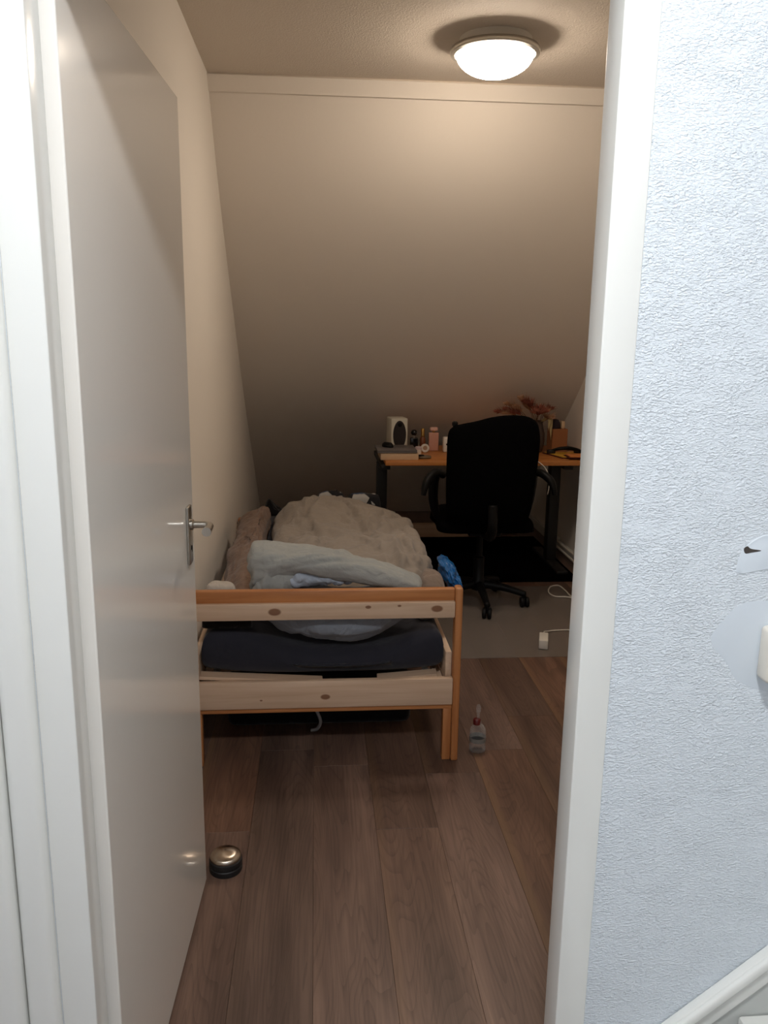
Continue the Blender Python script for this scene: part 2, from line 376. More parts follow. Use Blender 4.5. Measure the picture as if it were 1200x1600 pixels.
# ------------------------------------------------------------------ structure: floor
bm = B(); box(bm, -0.9, 2.65, -1.35, 6.9, -0.12, -0.008)
floor = tag(obj('floor', bm, MT['subfloor']), kind='structure')
PW, PL = 0.19, 1.30
cache = {}
def plank(x, y0, y1):
    L = round(y1-y0, 3)
    if L < 0.03: return
    if L not in cache:
        t = B(); box(t, 0.0003, PW-0.0003, 0.0003, L-0.0003, -0.008, 0, 0.0004, 1)
        me = bpy.data.meshes.new('plank'); t.to_mesh(me); t.free(); me.materials.append(MT['plank']); cache[L] = me
    o = bpy.data.objects.new('plank', cache[L]); COL.objects.link(o); o.parent = floor; o.location = (x, y0, 0)
rowjoint = {}
for i in range(-2, 10):
    x = -0.203+PW*i
    j = {2: 2.236, -1: 2.25, 0: 2.74, 1: 2.62, 3: 2.55, 4: 2.70}.get(i, 1.0+random.random()*1.3)
    y = j
    while y > 1.02: y -= PL
    a = 1.02; b = y+PL
    while a < 6.73:
        plank(x, a, min(b, 6.73)); a = b; b += PL
# hall floor boards, same material
for i in range(-4, 15):
    x = -0.203+PW*i
    if x+PW > 2.6 or x < -0.85: continue
    for a in (-1.3, -0.2):
        plank(x, a, min(a+1.1, 1.02))
# ------------------------------------------------------------------ front wall with doorway
bm = B()
HL, HR = OL-0.052, OR+0.050     # rough opening = outer faces of the wooden frame
box(bm, -0.85, HL, YF0+0.002, YF1-0.012, 0, CE)
box(bm, HR, 2.6, YF0+0.002, YF1-0.012, 0, CE)
box(bm, HL, HR, YF0+0.002, YF1-0.012, 2.04, CE)
wf = obj('wall_front', bm, [MT['hall_plaster']]); tag(wf, kind='structure')
# smooth filler patch around the switch and the chipped hole above it
def patch(name, pts, th, m, y=YF0+0.0025):
    bm = B(); c, O = outline_fn(pts); O = [Vector((p.x, y, p.y)) for p in O]
    a = [bm.verts.new(p) for p in O]; cc = Vector((c.x, y, c.y))
    b_ = [bm.verts.new(cc+(p-cc)*0.93+Vector((0, -th, 0))) for p in O]
    n = len(O)
    for i in range(n): bm.faces.new((a[i], a[(i+1) % n], b_[(i+1) % n], b_[i]))
    bm.faces.new(b_); return obj(name, bm, m, wf, smooth=30)
patch('filler_patch', [(0.612, 1.05), (0.60, 1.02), (0.628, 0.985), (0.655, 0.95), (0.72, 0.93), (0.80, 0.95), (0.82, 1.03), (0.78, 1.09), (0.70, 1.088), (0.645, 1.083)], 0.0009, MT['hall_smooth'])
patch('filler_patch', [(0.634, 1.128), (0.632, 1.15), (0.642, 1.172), (0.672, 1.19), (0.72, 1.19), (0.74, 1.15), (0.70, 1.138), (0.668, 1.132)], 0.0014, MT['hall_smooth'])
MT['hole'] = mat('dark_plug_hole', srgb(70, 64, 60), 0.95)
for pts in ([(0.6395, 1.1675), (0.6445, 1.1715), (0.651, 1.1675), (0.667, 1.1645), (0.6515, 1.1615), (0.6425, 1.1605)], [(0.681, 1.152), (0.69, 1.154), (0.70, 1.149), (0.69, 1.144)]):
    patch('drill_hole', pts, 0.0004, MT['hole'], YF0+0.0009)
# ------------------------------------------------------------------ wooden door frame (trim_1): posts with rebate, head, moulded strips at the left
HZ = 1.975
def post(x_in, x_out, x_reb, name):
    s = 1 if x_out > x_in else -1
    pts = [(x_in, YF0), (x_out, YF0), (x_out, YF1), (x_reb, YF1), (x_reb, 1.212), (x_in, 1.212)]
    b = B(); extrude_poly(b, [Vector((p[0], p[1], 0.0)) for p in pts], Vector((0, 0, HZ+0.062)))
    bmesh.ops.bevel(b, geom=[e for e in b.edges if abs(e.verts[0].co.z-e.verts[1].co.z) > 1], offset=0.002, segments=3, profile=0.5, affect='EDGES')
    return b
fr = tag(thing('trim_1', None, None, (0.02, 1.2, 0)), kind='structure')
obj('frame_post', post(OL, HL, OL-0.031, 'l'), MT['paint'], fr, smooth=35)
obj('frame_post', post(OR, HR, OR+0.025, 'r'), MT['paint'], fr, smooth=35)
bm = B(); box(bm, OL-0.001, OR+0.001, YF0, 1.212, HZ, HZ+0.062, 0.002); box(bm, OL-0.001, OR+0.001, 1.205, YF1, HZ+0.016, HZ+0.062, 0.001)
obj('frame_head', bm, MT['paint'], fr)
def bead(x0, x1, y0, y1, z1, r):
    b = B(); box(b, x0, x1, y0, y1, 0, z1)
    bmesh.ops.bevel(b, geom=[e for e in b.edges if abs(e.verts[0].co.z-e.verts[1].co.z) > 1], offset=r, segments=4, profile=0.5, affect='EDGES'); return b
t2 = tag(thing('trim_2', None, None, (-0.45, 1.15, 0)), kind='structure')
obj('moulded_board', bead(HL-0.050, HL-0.001, 1.136, 1.17, CE, 0.011), MT['paint'], t2, smooth=40)
obj('moulded_board', bead(HL-0.105, HL-0.0515, 1.128, 1.17, CE, 0.012), MT['paint'], t2, smooth=40)
obj('moulded_board', bead(HL-0.30, HL-0.1065, 1.120, 1.17, CE, 0.012), MT['paint'], t2, smooth=40)
# ------------------------------------------------------------------ the open door: hinge edge near the frame, leaf swung into the room
DA = Vector((-0.336, 1.222, 0)); DB = Vector((-0.304, 2.024, 0)); dd = (DB-DA).normalized(); dn = Vector((dd.y, -dd.x, 0))   # dn points into the opening (+x)
DOORM = Matrix(((dn.x, dd.x, 0, DA.x), (dn.y, dd.y, 0, DA.y), (0, 0, 1, 0), (0, 0, 0, 1)))      # local x = out of face, y = along leaf
DL = (DB-DA).length
b0 = B(); box(b0, -0.040, 0, 0, DL, 0.008, 1.982, 0.0025, 2); bm = B(); merge(bm, b0, DOORM)
door = tag(obj('door_1', bm, MT['door'], org=(DA.x, DA.y, 0)), kind='structure')
hy = DL-0.072
t = B(); box(t, 0, 0.0075, hy-0.021, hy+0.021, 0.925, 1.068, 0.004, 3); bm = B(); merge(bm, t, DOORM)
hpl = obj('handle_plate', bm, MT['steel'], door, smooth=40); hpl['label'] = 'slim steel handle backplate'
t = B(); tube(t, [(0.004, hy, 1.022), (0.03, hy, 1.022), (0.048, hy-0.001, 1.022), (0.055, hy-0.012, 1.022), (0.056, hy-0.03, 1.021), (0.056, hy-0.05, 1.020), (0.056, hy-0.068, 1.020)], [0.0085, 0.0085, 0.0085, 0.0095, 0.011], 14)
lathe(t, [(0.0, 0), (0.013, 0), (0.013, 0.006), (0.009, 0.008)], (0.0075, hy, 1.022), 18, 'X')
bm = B(); merge(bm, t, DOORM); obj('handle_lever', bm, MT['steel'], hpl, smooth=40)['label'] = 'bent round steel door lever'
t = B(); lathe(t, [(0, 0), (0.006, 0), (0.006, 0.002), (0, 0.002)], (0.0070, hy, 0.965), 14, 'X'); box(t, 0.0088, 0.0095, hy-0.0018, hy+0.0018, 0.955, 0.967)
bm = B(); merge(bm, t, DOORM); obj('keyhole', bm, MT['black_plastic'], hpl)
for z in (0.22, 1.0, 1.78):
    t = B(); lathe(t, [(0.0, -0.045), (0.007, -0.043), (0.007, 0.043), (0.0, 0.045)], (-0.046, -0.002, z), 14); bm = B(); merge(bm, t, DOORM)
    obj('hinge_knuckle', bm, MT['paint'], door, smooth=40)
# ------------------------------------------------------------------ room shell
bm = B(); box(bm, XL-0.1, XL, YF1-0.012, 6.9, 0, CE); tag(obj('wall_left', bm, MT['room_wall']), kind='structure')
bm = B(); box(bm, XR, XR+0.1, YF1-0.012, 6.9, 0, CE); tag(obj('wall_right', bm, MT['room_wall']), kind='structure')
bm = B(); box(bm, -0.95, 2.7, -1.4, 6.9, CE, CE+0.08); tag(obj('ceiling', bm, MT['ceiling']), kind='structure')
# sloping wall under the roof: section subdivided smoothly, closed behind
sec = [(p.x, p.y) for p in smoothpath([(a, b, 0) for a, b in SL], 6)]
bm = B(); pts = [Vector((XL-0.02, y, z)) for y, z in sec]+[Vector((XL-0.02, 6.9, 0.0)), Vector((XL-0.02, 6.9, CE+0.02)), Vector((XL-0.02, 3.87, CE+0.02))]
extrude_poly(bm, pts, Vector((XR-XL+0.04, 0, 0)))
tag(obj('wall_back', bm, MT['slope'], smooth=30), kind='structure')
bm = B(); box(bm, XR-0.014, XR, YF1, YK-0.12, 0, 0.07, 0.004); tag(obj('baseboard_right', bm, MT['paint']), kind='structure')
bm = B(); box(bm, XL, XL+0.012, YF1, YK-0.12, 0, 0.06, 0.003); tag(obj('baseboard_left', bm, MT['paint']), kind='structure')
# flat batten along the top of the slope
d = Vector((0, SL[1][0]-SL[0][0], SL[1][1]-SL[0][1])).normalized(); nrm = Vector((0, d.z, -d.y))
if nrm.y > 0: nrm = -nrm
a = Vector((XL, SL[0][0], SL[0][1]))-d*0.0
bm = B(); extrude_poly(bm, [a, a+d*0.072, a+d*0.072+nrm*0.015, a+nrm*0.015], Vector((XR-XL, 0, 0)))
tag(obj('trim_3', bm, MT['slope']), kind='structure')
# ------------------------------------------------------------------ hall shell (behind and beside the camera)
bm = B(); box(bm, -0.95, -0.85, -1.4, YF0+0.05, 0, CE); tag(obj('wall_hall_left', bm, MT['hall_wall']), kind='structure')
bm = B(); box(bm, 2.6, 2.7, -1.4, YF0+0.05, 0, CE); tag(obj('wall_hall_right', bm, MT['hall_wall']), kind='structure')
bm = B(); box(bm, -0.95, 2.7, -1.4, -1.3, 0, CE); tag(obj('wall_hall_back', bm, MT['hall_wall']), kind='structure')
# ------------------------------------------------------------------ staircase along the hall wall
st = thing('staircase', 'white painted staircase climbing along the bluish textured hall wall', 'staircase', (0.5, 0.72, 0))
slope = (0.476-0.327)/(0.758-0.581)
def zs(x): return 0.327+(x-0.581)*slope
x0, x1 = 0.455, 1.95
MT['stair_shade'] = mat('stair_shade_grey', srgb(196, 199, 196), 0.4)  # shade on string and risers put into a greyer white
bm = B(); extrude_poly(bm, [Vector((x0, YF0+0.001, 0.002)), Vector((x1, YF0+0.001, 0.002)), Vector((x1, YF0+0.001, zs(x1)-0.03)), Vector((x0, YF0+0.001, zs(x0)-0.03))], Vector((0, -0.012, 0)))
obj('wall_string', bm, MT['stair_shade'], st)
def strip(dz0, dz1, y0, y1, bev):
    b = B(); extrude_poly(b, [Vector((x0, y1, zs(x0)+dz0)), Vector((x1, y1, zs(x1)+dz0)), Vector((x1, y1, zs(x1)+dz1)), Vector((x0, y1, zs(x0)+dz1))], Vector((0, y0-y1, 0)))
    bmesh.ops.bevel(b, geom=[e for e in b.edges if abs(e.verts[0].co.x-e.verts[1].co.x) > 1], offset=bev, segments=3, profile=0.5, affect='EDGES'); return b
obj('string_capping', strip(-0.062, 0.0, YF0-0.018, YF0+0.001, 0.004), MT['paint'], st, smooth=40)
obj('string_bead', strip(-0.026, -0.002, YF0-0.026, YF0-0.012, 0.006), MT['paint'], st, smooth=40)
rise, going = 0.174, 0.174/slope
for i in range(6):
    zt = rise*(i+1); xn = 0.712+going*(i-1)
    bm = B(); box(bm, xn, xn+going+0.03, 0.33, YF0-0.012, zt-0.03, zt, 0.006); obj('tread', bm, MT['paint'], st, smooth=40)
    bm = B(); box(bm, xn+0.022, xn+0.036, 0.35, YF0-0.012, max(0.0, zt-rise), zt-0.03); obj('riser', bm, MT['stair_shade'], st)
bm = B(); xn = 0.712-going
pts = [Vector((xn+0.03, 0.33, 0))]
for i in range(6):
    pts += [Vector((xn+0.03+going*i, 0.33, rise*(i+1)-0.032)), Vector((xn+0.03+going*(i+1), 0.33, rise*(i+1)-0.032))]
pts += [Vector((xn+0.03+going*6, 0.33, 0))]
extrude_poly(bm, pts, Vector((0, 0.02, 0))); obj('outer_string', bm, MT['stair_shade'], st)
# ------------------------------------------------------------------ light switch in the hall
sw = thing('light_switch', 'cream surface-mounted light switch on the smooth filled patch of hall wall', 'light switch', (0.72, YF0, 0.962))
bm = B(); box(bm, 0.679, 0.761, YF0-0.034, YF0+0.001, 0.962, 1.048, 0.008, 3); obj('housing', bm, MT['cream_plastic'], sw, smooth=40)
bm = B(); merge(bm, obox((0.722, YF0-0.036, 1.004), (0.056, 0.010, 0.06), rx=math.radians(4), bev=0.003)); obj('rocker', bm, MT['cream_plastic'], sw, smooth=40)
# ------------------------------------------------------------------ ceiling lamps
def ceiling_lamp(x, y, r, glass, label, s=1.0):
    t = thing('ceiling_lamp', label, 'lamp', (x, y, CE))
    bm = B(); lathe(bm, [(0, 0), (r*0.80, 0), (r*0.82, -0.02), (r*0.80, -0.04), (0, -0.04)], (x, y, CE), 48); obj('ceiling_plate', bm, MT['white_plastic'], t, smooth=40)
    bm = B(); lathe(bm, [(r*0.86, -0.030), (r*0.97, -0.033), (r, -0.043), (r*0.985, -0.054), (r*0.90, -0.058), (r*0.85, -0.052), (r*0.86, -0.030)], (x, y, CE), 56); obj('metal_rim', bm, MT['steel'], t, smooth=50)
    pf = [(r*0.86, -0.050)]+[(r*0.86*math.cos(a), -0.050-0.082*s*math.sin(a)) for a in [PI/2*i/10 for i in range(1, 10)]]+[(0, -0.050-0.082*s)]
    bm = B(); lathe(bm, pf+[(0, -0.046)], (x, y, CE), 48); obj('glass_dome', bm, glass, t, smooth=True)
    return t
ceiling_lamp(0.672, 3.33, 0.168, MT['lamp_glass'], 'round glowing ceiling lamp with steel rim inside the bedroom')
ceiling_lamp(0.12, 0.22, 0.105, MT['hall_glass'], 'round ceiling lamp lighting the hall outside the doorway')
# ------------------------------------------------------------------ bed
BX0, BX1, BY0, BY1 = -0.447, 0.493, 2.628, 4.70
bed = thing('bed_frame', 'pine single bed frame with open two-rail footboard', 'bed', (0.02, BY0, 0))
L0 = ORG[bed.name]
PALE = (srgb(212, 184, 158), srgb(198, 166, 138)); HON = (srgb(190, 128, 78), srgb(168, 106, 60))
kn1 = [(-0.14-0.02, 0.562, 0.013), (0.405-0.02, 0.566, 0.012), (0.172-0.02, 0.575, 0.006), (0.277-0.02, 0.578, 0.004)]
kn2 = [(0.028-0.02, 0.254, 0.010), (-0.19-0.02, 0.246, 0.003)]
MT['pine_a'] = pine_mat('pine_top_rail', *PALE, knots=kn1); MT['pine_b'] = pine_mat('pine_low_rail', *PALE, knots=kn2)
MT['pine_c'] = pine_mat('pine_honey_x', *HON); MT['pine_z'] = pine_mat('pine_honey_z', *HON, axis=2); MT['pine_y'] = pine_mat('pine_pale_y', *PALE, axis=1); MT['pine_x'] = pine_mat('pine_slat', *PALE)
def part(name, m, *a, parent=bed, bev=0.003, seg=2, smooth=40):
    b = B(); box(b, *a, bev, seg); return obj(name, b, m, parent, smooth=smooth)
for s, xa in ((1, BX1), (-1, BX0)):
    xi = xa-s*0.025
    part('leg', MT['pine_z'], min(xa, xi), max(xa, xi), BY0, BY0+0.048, 0, 0.637, bev=0.007, seg=3)
    part('leg', MT['pine_z'], min(xi-s*0.0005, xi-s*0.030), max(xi-s*0.0005, xi-s*0.030), BY0+0.012, BY0+0.046, 0, 0.198)
    part('leg', MT['pine_z'], min(xa, xi), max(xa, xi), BY1-0.048, BY1, 0, 0.42, bev=0.007, seg=3)
    part('side_rail', MT['pine_y'], min(xi-s*0.001, xi-s*0.023), max(xi-s*0.001, xi-s*0.023), BY0+0.04, BY1-0.05, 0.285, 0.395)
    part('slat_ledge', MT['pine_y'], min(xi-s*0.024, xi-s*0.052), max(xi-s*0.024, xi-s*0.052), BY0+0.06, BY1-0.07, 0.262, 0.2845)
part('footboard_top_rail', MT['pine_c'], BX0+0.0255, BX1-0.0255, BY0+0.016, BY0+0.046, 0.585, 0.630, bev=0.004)
part('footboard_upper_board', MT['pine_a'], BX0+0.0255, BX1-0.0255, BY0+0.001, BY0+0.024, 0.532, 0.590, bev=0.004)
part('footboard_lower_board', MT['pine_b'], BX0+0.0255, BX1-0.0255, BY0+0.002, BY0+0.026, 0.214, 0.312, bev=0.003)
part('footboard_lower_ledge', MT['pine_c'], BX0+0.0255, BX1-0.0255, BY0+0.010, BY0+0.046, 0.196, 0.2135, bev=0.002)
part('footboard_cleat', MT['pine_a'], 0.362, 0.394, BY0+0.024, BY0+0.040, 0.524, 0.586, bev=0.004)
part('headboard_rail', MT['pine_c'], BX0+0.0255, BX1-0.0255, BY1-0.030, BY1-0.004, 0.30, 0.40)
for i in range(14):
    y = BY0+0.20+i*0.134
    b = B(); merge(b, obox((0.023, y, 0.2925), (BX1-BX0-0.104, 0.06, 0.015), rz=(0.02 if i == 0 else 0.0), bev=0.002)); obj('slat', b, MT['pine_x'], bed)
b = B(); merge(b, obox((-0.19, BY0+0.056, 0.3055), (0.42, 0.050, 0.012), rz=0.05, ry=0.085, bev=0.002)); obj('slat', b, MT['pine_x'], bed)
b = B(); merge(b, obox((0.315, BY0+0.075, 0.2955), (0.21, 0.050, 0.012), rz=-0.05, ry=-0.09, bev=0.002)); obj('slat', b, MT['pine_x'], bed)
for x in (-0.352, 0.385):
    b = B(); box(b, x-0.012, x+0.012, BY0+0.055, BY1-0.10, 0.3002, 0.3014); obj('slat_strap', b, MT['white_plastic'], bed)
# ------------------------------------------------------------------ mattress
MT['navy'] = fabric_mat('navy_sheet', srgb(43, 43, 51), fold=0.2, fs=9)
def mtop(x, y):
    sag = 0.086*math.exp(-((x-0.08)/0.25)**4)*math.exp(-((y-2.72)/0.33)**2)
    return 0.472-sag
bm = B(); nx, ny, nz = 44, 60, 10
mx0, mx1, my0, my1 = -0.392, 0.440, 2.690, 4.62
def mpt(u, v, side):     # rounded slab as superellipse profile
    x = mx0+(mx1-mx0)*u; y = my0+(my1-my0)*v
    return x, y
grid = []
def mround(u, L, r):     # distance to edge rounding
    e = min(u, 1-u)*L
    return 0 if e > r else r-math.sqrt(max(0, r*r-(r-e)**2))
us = [0, .006, .014, .026, .045, .07]+[0.1+0.8*i/30 for i in range(31)]+[.93, .955, .974, .986, .994, 1]
vs_ = [0, .0025, .006, .011, .02, .032]+[0.05+0.9*i/40 for i in range(41)]+[.968, .98, .989, .994, .9975, 1]
T = []; U = []
for v in vs_:
    rt = []; ru = []
    for u in us:
        x, y = mpt(u, v, 0); r = 0.06
        dz = max(mround(u, mx1-mx0, r), mround(v, my1-my0, r))
        bow = 0.010*math.sin(x*7+1)*(1 if v < 0.03 else 0)
        rt.append(bm.verts.new((x, y+bow*0.5, mtop(x, y)-dz*0.95+0.004*wr(x, y, 4, 2.2))))
        r2 = 0.05; dz2 = max(mround(u, mx1-mx0, r2), mround(v, my1-my0, r2))
        ru.append(bm.verts.new((x, y+bow*0.5, 0.303+0.026*min(1, abs((x-0.05)/0.42))**3+dz2*0.9)))
    T.append(rt); U.append(ru)
for a in range(len(vs_)-1):
    for b in range(len(us)-1):
        bm.faces.new((T[a][b], T[a][b+1], T[a+1][b+1], T[a+1][b])); bm.faces.new((U[a][b], U[a+1][b], U[a+1][b+1], U[a][b+1]))
for b in range(len(us)-1):
    bm.faces.new((T[0][b], U[0][b], U[0][b+1], T[0][b+1])); bm.faces.new((T[-1][b], T[-1][b+1], U[-1][b+1], U[-1][b]))
for a in range(len(vs_)-1):
    bm.faces.new((T[a][0], T[a+1][0], U[a+1][0], U[a][0])); bm.faces.new((T[a][-1], U[a][-1], U[a+1][-1], T[a+1][-1]))
tag(obj('mattress', bm, MT['navy'], org=(0.02, 2.69, 0.326), smooth=True), 'mattress in a dark navy fitted sheet sagging on the pine bed', 'mattress')
# ------------------------------------------------------------------ bedding
MT['duvet'] = fabric_mat('grey_beige_duvet', srgb(142, 132, 122), fold=0.45, fs=11)
MT['brown_cloth'] = fabric_mat('taupe_blanket', srgb(120, 98, 84), fold=0.4, fs=13)
MT['grey_blue'] = fabric_mat('pale_grey_blue_comforter', srgb(157, 159, 156), fold=0.45, fs=14)
MT['taupe'] = fabric_mat('taupe_cotton', srgb(132, 116, 104), fold=0.4, fs=15)
def G(x, y, cx, cy, sx, sy): return math.exp(-((x-cx)/sx)**2-((y-cy)/sy)**2)
CREASE = [((0.10, 4.35), (0.26, 3.45), 0.014), ((-0.10, 4.25), (0.03, 3.35), 0.013), ((0.36, 4.15), (0.22, 3.55), 0.012), ((0.02, 4.3), (-0.12, 3.7), 0.010),
          ((0.36, 3.42), (0.385, 3.10), 0.016), ((0.42, 3.45), (0.435, 3.17), 0.016), ((0.30, 3.36), (0.32, 3.06), 0.014), ((0.45, 3.95), (0.30, 3.60), 0.012)]
def crease(x, y, w=0.020):
    h = 0
    for (a, b, d) in CREASE:
        vx2, vy2 = b[0]-a[0], b[1]-a[1]; t = max(0, min(1, ((x-a[0])*vx2+(y-a[1])*vy2)/(vx2*vx2+vy2*vy2)))
        q = math.hypot(x-a[0]-vx2*t, (y-a[1]-vy2*t)*0.6)+0.012*noise.noise(Vector((x*14, y*9, d*500)))
        h += -d*math.exp(-(q/w)**2)*math.sin(PI*min(0.98, max(0.05, t)))**0.5+0.55*d*math.exp(-((q-1.7*w)/w)**2)
    return h
def dtop(x, y):
    return crease(x, y)+0.555+0.085*G(x, y, 0.06, 4.15, 0.22, 0.35)+0.055*G(x, y, 0.33, 3.35, 0.16, 0.3)+0.035*G(x, y, 0.0, 3.4, 0.2, 0.3)+0.02*G(x, y, 0.3, 3.9, .1, .2)
def dbase(x, y):
    b = mtop(x, y)+0.006
    if x > 0.445: b -= 0.06*min(1, ((x-0.445)/0.05))**2
    return b
duv = [(-0.212, 4.40), (-0.208, 3.6), (-0.175, 3.1), (0.0, 2.98), (0.2, 3.0), (0.34, 3.06), (0.44, 3.15), (0.483, 3.28), (0.490, 3.6), (0.487, 4.0), (0.468, 4.17), (0.385, 4.34), (0.2, 4.44), (0.05, 4.46), (-0.1, 4.44)]
bm = B(); blob(bm, duv, dtop, dbase, ns=60, pw=11, q=0.5, wrinkle=0.008, ws=6, seed=3.3)
crumple(bm, 0.018, 5.2, 2.0, (1.0, 0.7, 1), 4, zmin=lambda x, y: dbase(x, y))
tag(obj('duvet', bm, MT['duvet'], org=(0.1, 3.7, 0.47), smooth=True), 'large rumpled grey-beige duvet covering the middle of the bed', 'duvet')
def btop(x, y): return 0.585-0.35*max(0, -0.27-x)+0.035*G(x, y, -0.28, 4.15, 0.1, 0.22)+0.02*G(x, y, -0.3, 3.3, 0.1, 0.3)
brn = [(-0.375, 4.25), (-0.395, 3.9), (-0.375, 3.4), (-0.355, 3.0), (-0.335, 2.86), (-0.27, 2.82), (-0.225, 2.90), (-0.225, 3.2), (-0.232, 3.6), (-0.238, 4.0), (-0.240, 4.30), (-0.29, 4.36)]
bm = B(); blob(bm, brn, btop, lambda x, y: mtop(x, y)+0.006, ns=40, pw=4, q=0.55, wrinkle=0.012, ws=9, seed=8.1)
crumple(bm, 0.018, 6, 5.0, (1, 0.5, 1), 4, zmin=lambda x, y: mtop(x, y)+0.006)
tag(obj('blanket', bm, MT['brown_cloth'], org=(-0.29, 3.5, 0.47), smooth=True), 'taupe brown blanket bunched along the wall beside the duvet', 'blanket')
cf = thing('comforter', 'pale grey-blue comforter folded over at the foot of the bed', 'comforter', (0.07, 2.80, 0.41))
# lower bulge pressed into the mattress, showing below the upper rail
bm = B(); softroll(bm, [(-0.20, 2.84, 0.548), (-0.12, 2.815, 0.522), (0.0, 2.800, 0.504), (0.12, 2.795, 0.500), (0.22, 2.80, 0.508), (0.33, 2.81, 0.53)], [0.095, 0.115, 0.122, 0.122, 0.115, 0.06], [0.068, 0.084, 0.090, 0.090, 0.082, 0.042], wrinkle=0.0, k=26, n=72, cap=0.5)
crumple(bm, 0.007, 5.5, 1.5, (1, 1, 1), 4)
obj('lower_fold', bm, fabric_mat('comforter_cool_lit', srgb(138, 145, 156), fold=0.45, fs=14), cf, smooth=True)  # bluer grey puts the cool light on this fold into its colour
bm = B(); softroll(bm, [(-0.236, 2.845, 0.655), (-0.18, 2.835, 0.668), (-0.10, 2.82, 0.690), (0.0, 2.805, 0.692), (0.10, 2.79, 0.676), (0.20, 2.78, 0.652), (0.29, 2.77, 0.628), (0.375, 2.765, 0.606)], [0.10, 0.105, 0.100, 0.095, 0.085, 0.075, 0.06, 0.045], [0.095, 0.085, 0.058, 0.046, 0.043, 0.040, 0.034, 0.022], wrinkle=0.0, k=22, n=72, cap=0.20)
crumple(bm, 0.013, 6.5, 5.2, (0.6, 1, 1.3), 4)
obj('upper_fold', bm, MT['grey_blue'], cf, smooth=True)
bm = B(); softroll(bm, [(-0.225, 2.80, 0.60), (-0.17, 2.795, 0.61), (-0.11, 2.79, 0.615), (-0.07, 2.80, 0.61)], [0.06, 0.07, 0.065, 0.04], [0.06, 0.065, 0.06, 0.04], wrinkle=0.0, k=20, n=48, cap=0.6)
crumple(bm, 0.014, 11, 3.1, (1, 1, 0.7), 4)
obj('crumpled_end', bm, MT['grey_blue'], cf, smooth=True)
MT['lining'] = fabric_mat('pale_blue_lining', srgb(176, 186, 200), var=0.4, fold=0.5, fs=22)
bm = B(); softroll(bm, [(-0.10, 2.77, 0.625), (-0.04, 2.765, 0.637), (0.04, 2.765, 0.636), (0.12, 2.77, 0.622)], [0.03, 0.035, 0.035, 0.02], [0.022, 0.026, 0.022, 0.012], wrinkle=0.0, k=20, n=36, cap=0.6)
crumple(bm, 0.010, 16, 7.1, (1, 1, 1), 4)
obj('lining', bm, MT['lining'], cf, smooth=True)['label'] = 'pale blue-white lining showing in the fold'
# small taupe cushion and white pillow corner behind the footboard
bm = B(); blob(bm, [(0.375, 2.80), (0.455, 2.80), (0.478, 2.90), (0.468, 3.04), (0.40, 3.03), (0.37, 2.90)], lambda x, y: 0.605, lambda x, y: mtop(x, y)+0.006, ns=18, pw=4, q=0.5, wrinkle=0.008, ws=14, seed=2.4)
tag(obj('cushion', bm, MT['taupe'], org=(0.42, 2.9, 0.47), smooth=True), 'small taupe cushion tucked between footboard post and blue bag', 'cushion')
MT['offwhite'] = fabric_mat('offwhite_cotton', srgb(186, 176, 164), fold=0.3)
bm = B(); blob(bm, [(-0.385, 2.715), (-0.27, 2.715), (-0.225, 2.74), (-0.245, 2.79), (-0.33, 2.80), (-0.38, 2.78)], lambda x, y: 0.585, lambda x, y: mtop(x, y)+0.006, ns=20, pw=5, q=0.5, wrinkle=0.004, ws=12, seed=9.1)
tag(obj('shadow_filler', bm, fabric_mat('rail_shadow_black', srgb(22, 20, 22)), org=(-0.31, 2.75, 0.47), smooth=True), 'added black filler for the shadow behind the footboard under the off-white cloth', 'clothing')  # added black shape stands in for the shadow under the upper rail
bm = B(); blob(bm, [(-0.375, 2.715), (-0.29, 2.715), (-0.275, 2.74), (-0.30, 2.775), (-0.365, 2.78)], lambda x, y: 0.632, lambda x, y: 0.592, ns=16, pw=5, q=0.5, wrinkle=0.004, ws=12, seed=9.4)
tag(obj('cloth', bm, MT['offwhite'], org=(-0.33, 2.745, 0.59), smooth=True), 'crumpled off-white cloth behind the footboard near the wall', 'cloth')
# blue plastic bag hanging at the bed's side
MT['blue'] = mat('blue_plastic_film', srgb(28, 96, 158), 0.25, var=0.25, vscale=14)
bm = B(); bmesh.ops.create_icosphere(bm, subdivisions=4, radius=1)
for v in bm.verts:
    p = v.co.copy(); n = 1+0.26*noise.noise(p*2.3+Vector((4, 1, 2)))+0.13*noise.noise(p*5.7)+0.06*noise.noise(p*13)
    v.co = Vector((p.x*0.046*n+0.546, p.y*0.13*n+3.23, p.z*0.055*n+0.505-0.048*p.x))
tag(obj('plastic_bag', bm, MT['blue'], org=(0.5, 3.19, 0.47)), 'crumpled blue plastic bag at the open side of the bed', 'bag')
# clutter at the far end of the bed
MT['blackcloth'] = fabric_mat('black_cotton', srgb(14, 14, 17)); MT['pattern'] = pattern_mat('patterned_cotton')
bm = B(); blob(bm, [(-0.295, 4.50), (-0.20, 4.48), (-0.175, 4.54), (-0.22, 4.60), (-0.29, 4.59)], lambda x, y: 0.505+0.055*G(x, y, -0.26, 4.54, 0.03, 0.05), lambda x, y: 0.479, ns=14, pw=3, q=0.6, wrinkle=0.01, ws=18, seed=4)
tag(obj('black_garment', bm, MT['blackcloth'], org=(-0.24, 4.54, 0.47), smooth=True), 'small black garment in a peaked heap behind the taupe blanket', 'clothing')
bm = B(); blob(bm, [(-0.145, 4.50), (-0.05, 4.48), (-0.04, 4.54), (-0.09, 4.59), (-0.15, 4.57)], lambda x, y: 0.532, lambda x, y: 0.479, ns=14, pw=3, q=0.6, wrinkle=0.006, ws=18, seed=6)
tag(obj('black_garment', bm, MT['blackcloth'], org=(-0.1, 4.54, 0.47), smooth=True), 'flat black garment between black heap and patterned cushions', 'clothing')
